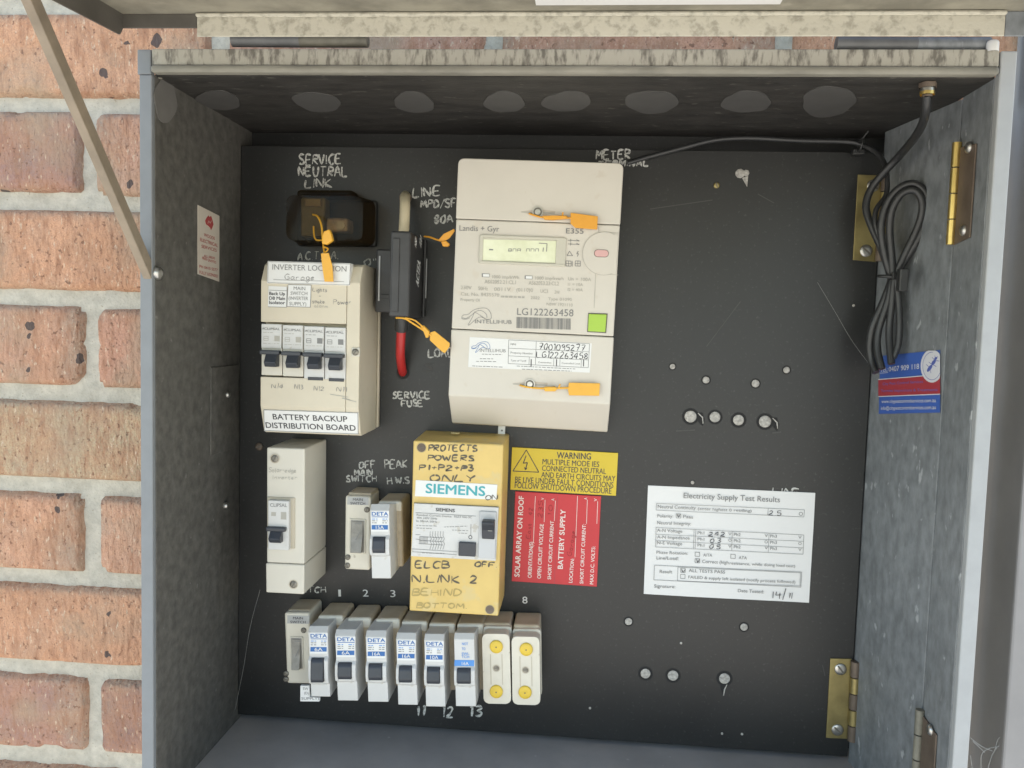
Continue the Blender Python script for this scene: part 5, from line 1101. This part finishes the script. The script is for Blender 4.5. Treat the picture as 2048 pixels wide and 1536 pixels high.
# ---------------- coiled aerial cable
root = tag(empty('antenna_cable', Matrix.Translation((.55, D-.02, .45))), 'black aerial cable coiled and tied in the upper right corner', 'cable')
OFF = Vector((.55, D-.02, .45))
def W3(px, py, y): p = Q(px, py, y); return tuple(p-OFF)
def cable(pts, r, name='cable', m='cable_black'):
    b = B(); b.tube([W3(*p) for p in pts], r, m, 12, 5); b.build(name, root)
Y0 = .118
cable([(1853, 190, .012), (1851, 225, .022), (1838, 262, .05), (1805, 305, .10), (1768, 345, .118), (1742, 378, .124), (1732, 415, .124), (1744, 455, .120), (1762, 495, .116), (1776, 535, .113), (1783, 556, .112), (1768, 600, .113), (1746, 650, .115), (1739, 690, .116), (1743, 722, .115), (1752, 745, .110)], .0031)
cable([(1255, 326, .150), (1300, 313, .152), (1360, 297, .152), (1430, 280, .152), (1500, 276, .152), (1600, 281, .152), (1690, 283, .150), (1722, 289, .146), (1750, 303, .138), (1768, 325, .128), (1774, 352, .120), (1772, 390, .116), (1752, 420, .114), (1752, 455, .112), (1768, 500, .110), (1782, 556, .110)], .0021)
cable([(1782, 556, .108), (1768, 505, .108), (1762, 455, .106), (1772, 410, .104), (1796, 378, .100), (1826, 367, .096), (1850, 385, .094), (1856, 420, .094), (1845, 462, .097), (1818, 508, .103), (1797, 540, .107), (1786, 558, .109), (1776, 600, .110), (1757, 660, .112), (1755, 700, .110), (1764, 738, .104)], .0030)
cable([(1786, 558, .106), (1783, 510, .106), (1779, 462, .104), (1784, 420, .101), (1802, 389, .097), (1826, 380, .094), (1842, 396, .093), (1844, 425, .094), (1832, 462, .098), (1809, 510, .103), (1790, 556, .107), (1783, 610, .108), (1778, 670, .107), (1783, 728, .100)], .0030)
cable([(1792, 556, .106), (1797, 600, .105), (1799, 650, .103), (1796, 690, .102), (1786, 716, .102)], .0028)
b = B()
for dx, yy in ((0, .0),):
    c0 = Vector(W3(1784, 553, .108)); b.tube([c0+Vector((.0105*math.cos(R(a)), .0075*math.sin(R(a)), .0006*math.sin(R(a)))) for a in range(0, 361, 24)], .0014, 'black_plastic', 8, 2)
    b.box(c0.x-.003, c0.x+.002, c0.y-.010, c0.y-.006, c0.z-.003, c0.z+.003, 'black_plastic', .0006)
b.build('cable_tie', root)
b = B(); c0 = Vector(W3(1806, 560, .088)); b.box(c0.x-.004, c0.x+.003, c0.y-.004, c0.y+.004, c0.z-.009, c0.z+.009, 'black_plastic', .001); b.build('tie_mount', root)
b = B(); c0 = Vector(W3(1721, 289, .144)); b.tube([c0+Vector((.001*math.sin(R(a)), .005*math.cos(R(a)), .0055*math.sin(R(a)))) for a in range(0, 361, 30)], .001, 'black_plastic', 8, 2); b.tube([c0+Vector((0, -.004, .004)), c0+Vector((.004, -.006, .010))], .0008, 'black_plastic', 8, 0); b.box(c0.x-.005, c0.x+.005, c0.y+.002, c0.y+.009, c0.z-.008, c0.z-.003, 'black_plastic', .001); b.build('cable_clip', root)
g0 = Vector(CE.M @ Vector((*CE.L(1855, 165), 0)))-OFF; g0.z = H-OFF.z
b = B(); tip = Vector(W3(1854, 194, .012)); g0 = Vector((tip.x, tip.y, H-.0005-OFF.z)); ln = g0.z-tip.z
def vc(b, c_, r_, z0, z1, m, n): b.cyl(c_.x, c_.y, r_, z0, z1, m, n)
vc(b, g0, .0062, g0.z-ln*.38, g0.z, 'bronze', 6); vc(b, g0, .0048, g0.z-ln*.62, g0.z-ln*.38, 'steel', 16); vc(b, g0, .0054, g0.z-ln*.86, g0.z-ln*.62, 'brass_bright', 6); vc(b, g0, .0036, g0.z-ln*1.02, g0.z-ln*.86, 'bronze', 14)
b.build('connector', root)

# ---------------- cobwebs
def strand(pts, label, r=.00011):
    b = B(); b.tube([tuple(p) for p in pts], r, 'web', 6, 4); o = b.build('cobweb'); tag(o, label, 'cobweb')
strand([Q(1635, 565, .152), Q(1668, 620, .148), Q(1707, 686, .140), Q(1757, 752, .128)], 'single cobweb thread running down to the insect sticker')
strand([Q(520, 1180, .12), Q(500, 1255, .125), Q(488, 1330, .13), Q(470, 1420, .13)], 'thin cobweb thread beside the lower left of the panel')
b = B()
for pts in ([(1940, 1475), (1962, 1492), (1985, 1502)], [(1945, 1482), (1970, 1505)], [(1962, 1540), (1963, 1510), (1975, 1498), (2000, 1492)], [(1975, 1540), (1985, 1508), (2003, 1484)], [(1940, 1510), (1945, 1540)], [(1990, 1500), (1996, 1478), (2008, 1470)]):
    b.tube([tuple(Q(x, y, .072)) for x, y in pts], .0003, 'web', 6, 4)
o = b.build('cobweb_clump'); tag(o, 'tangled white cobweb across the gap by the door frame', 'cobweb', kind='stuff')
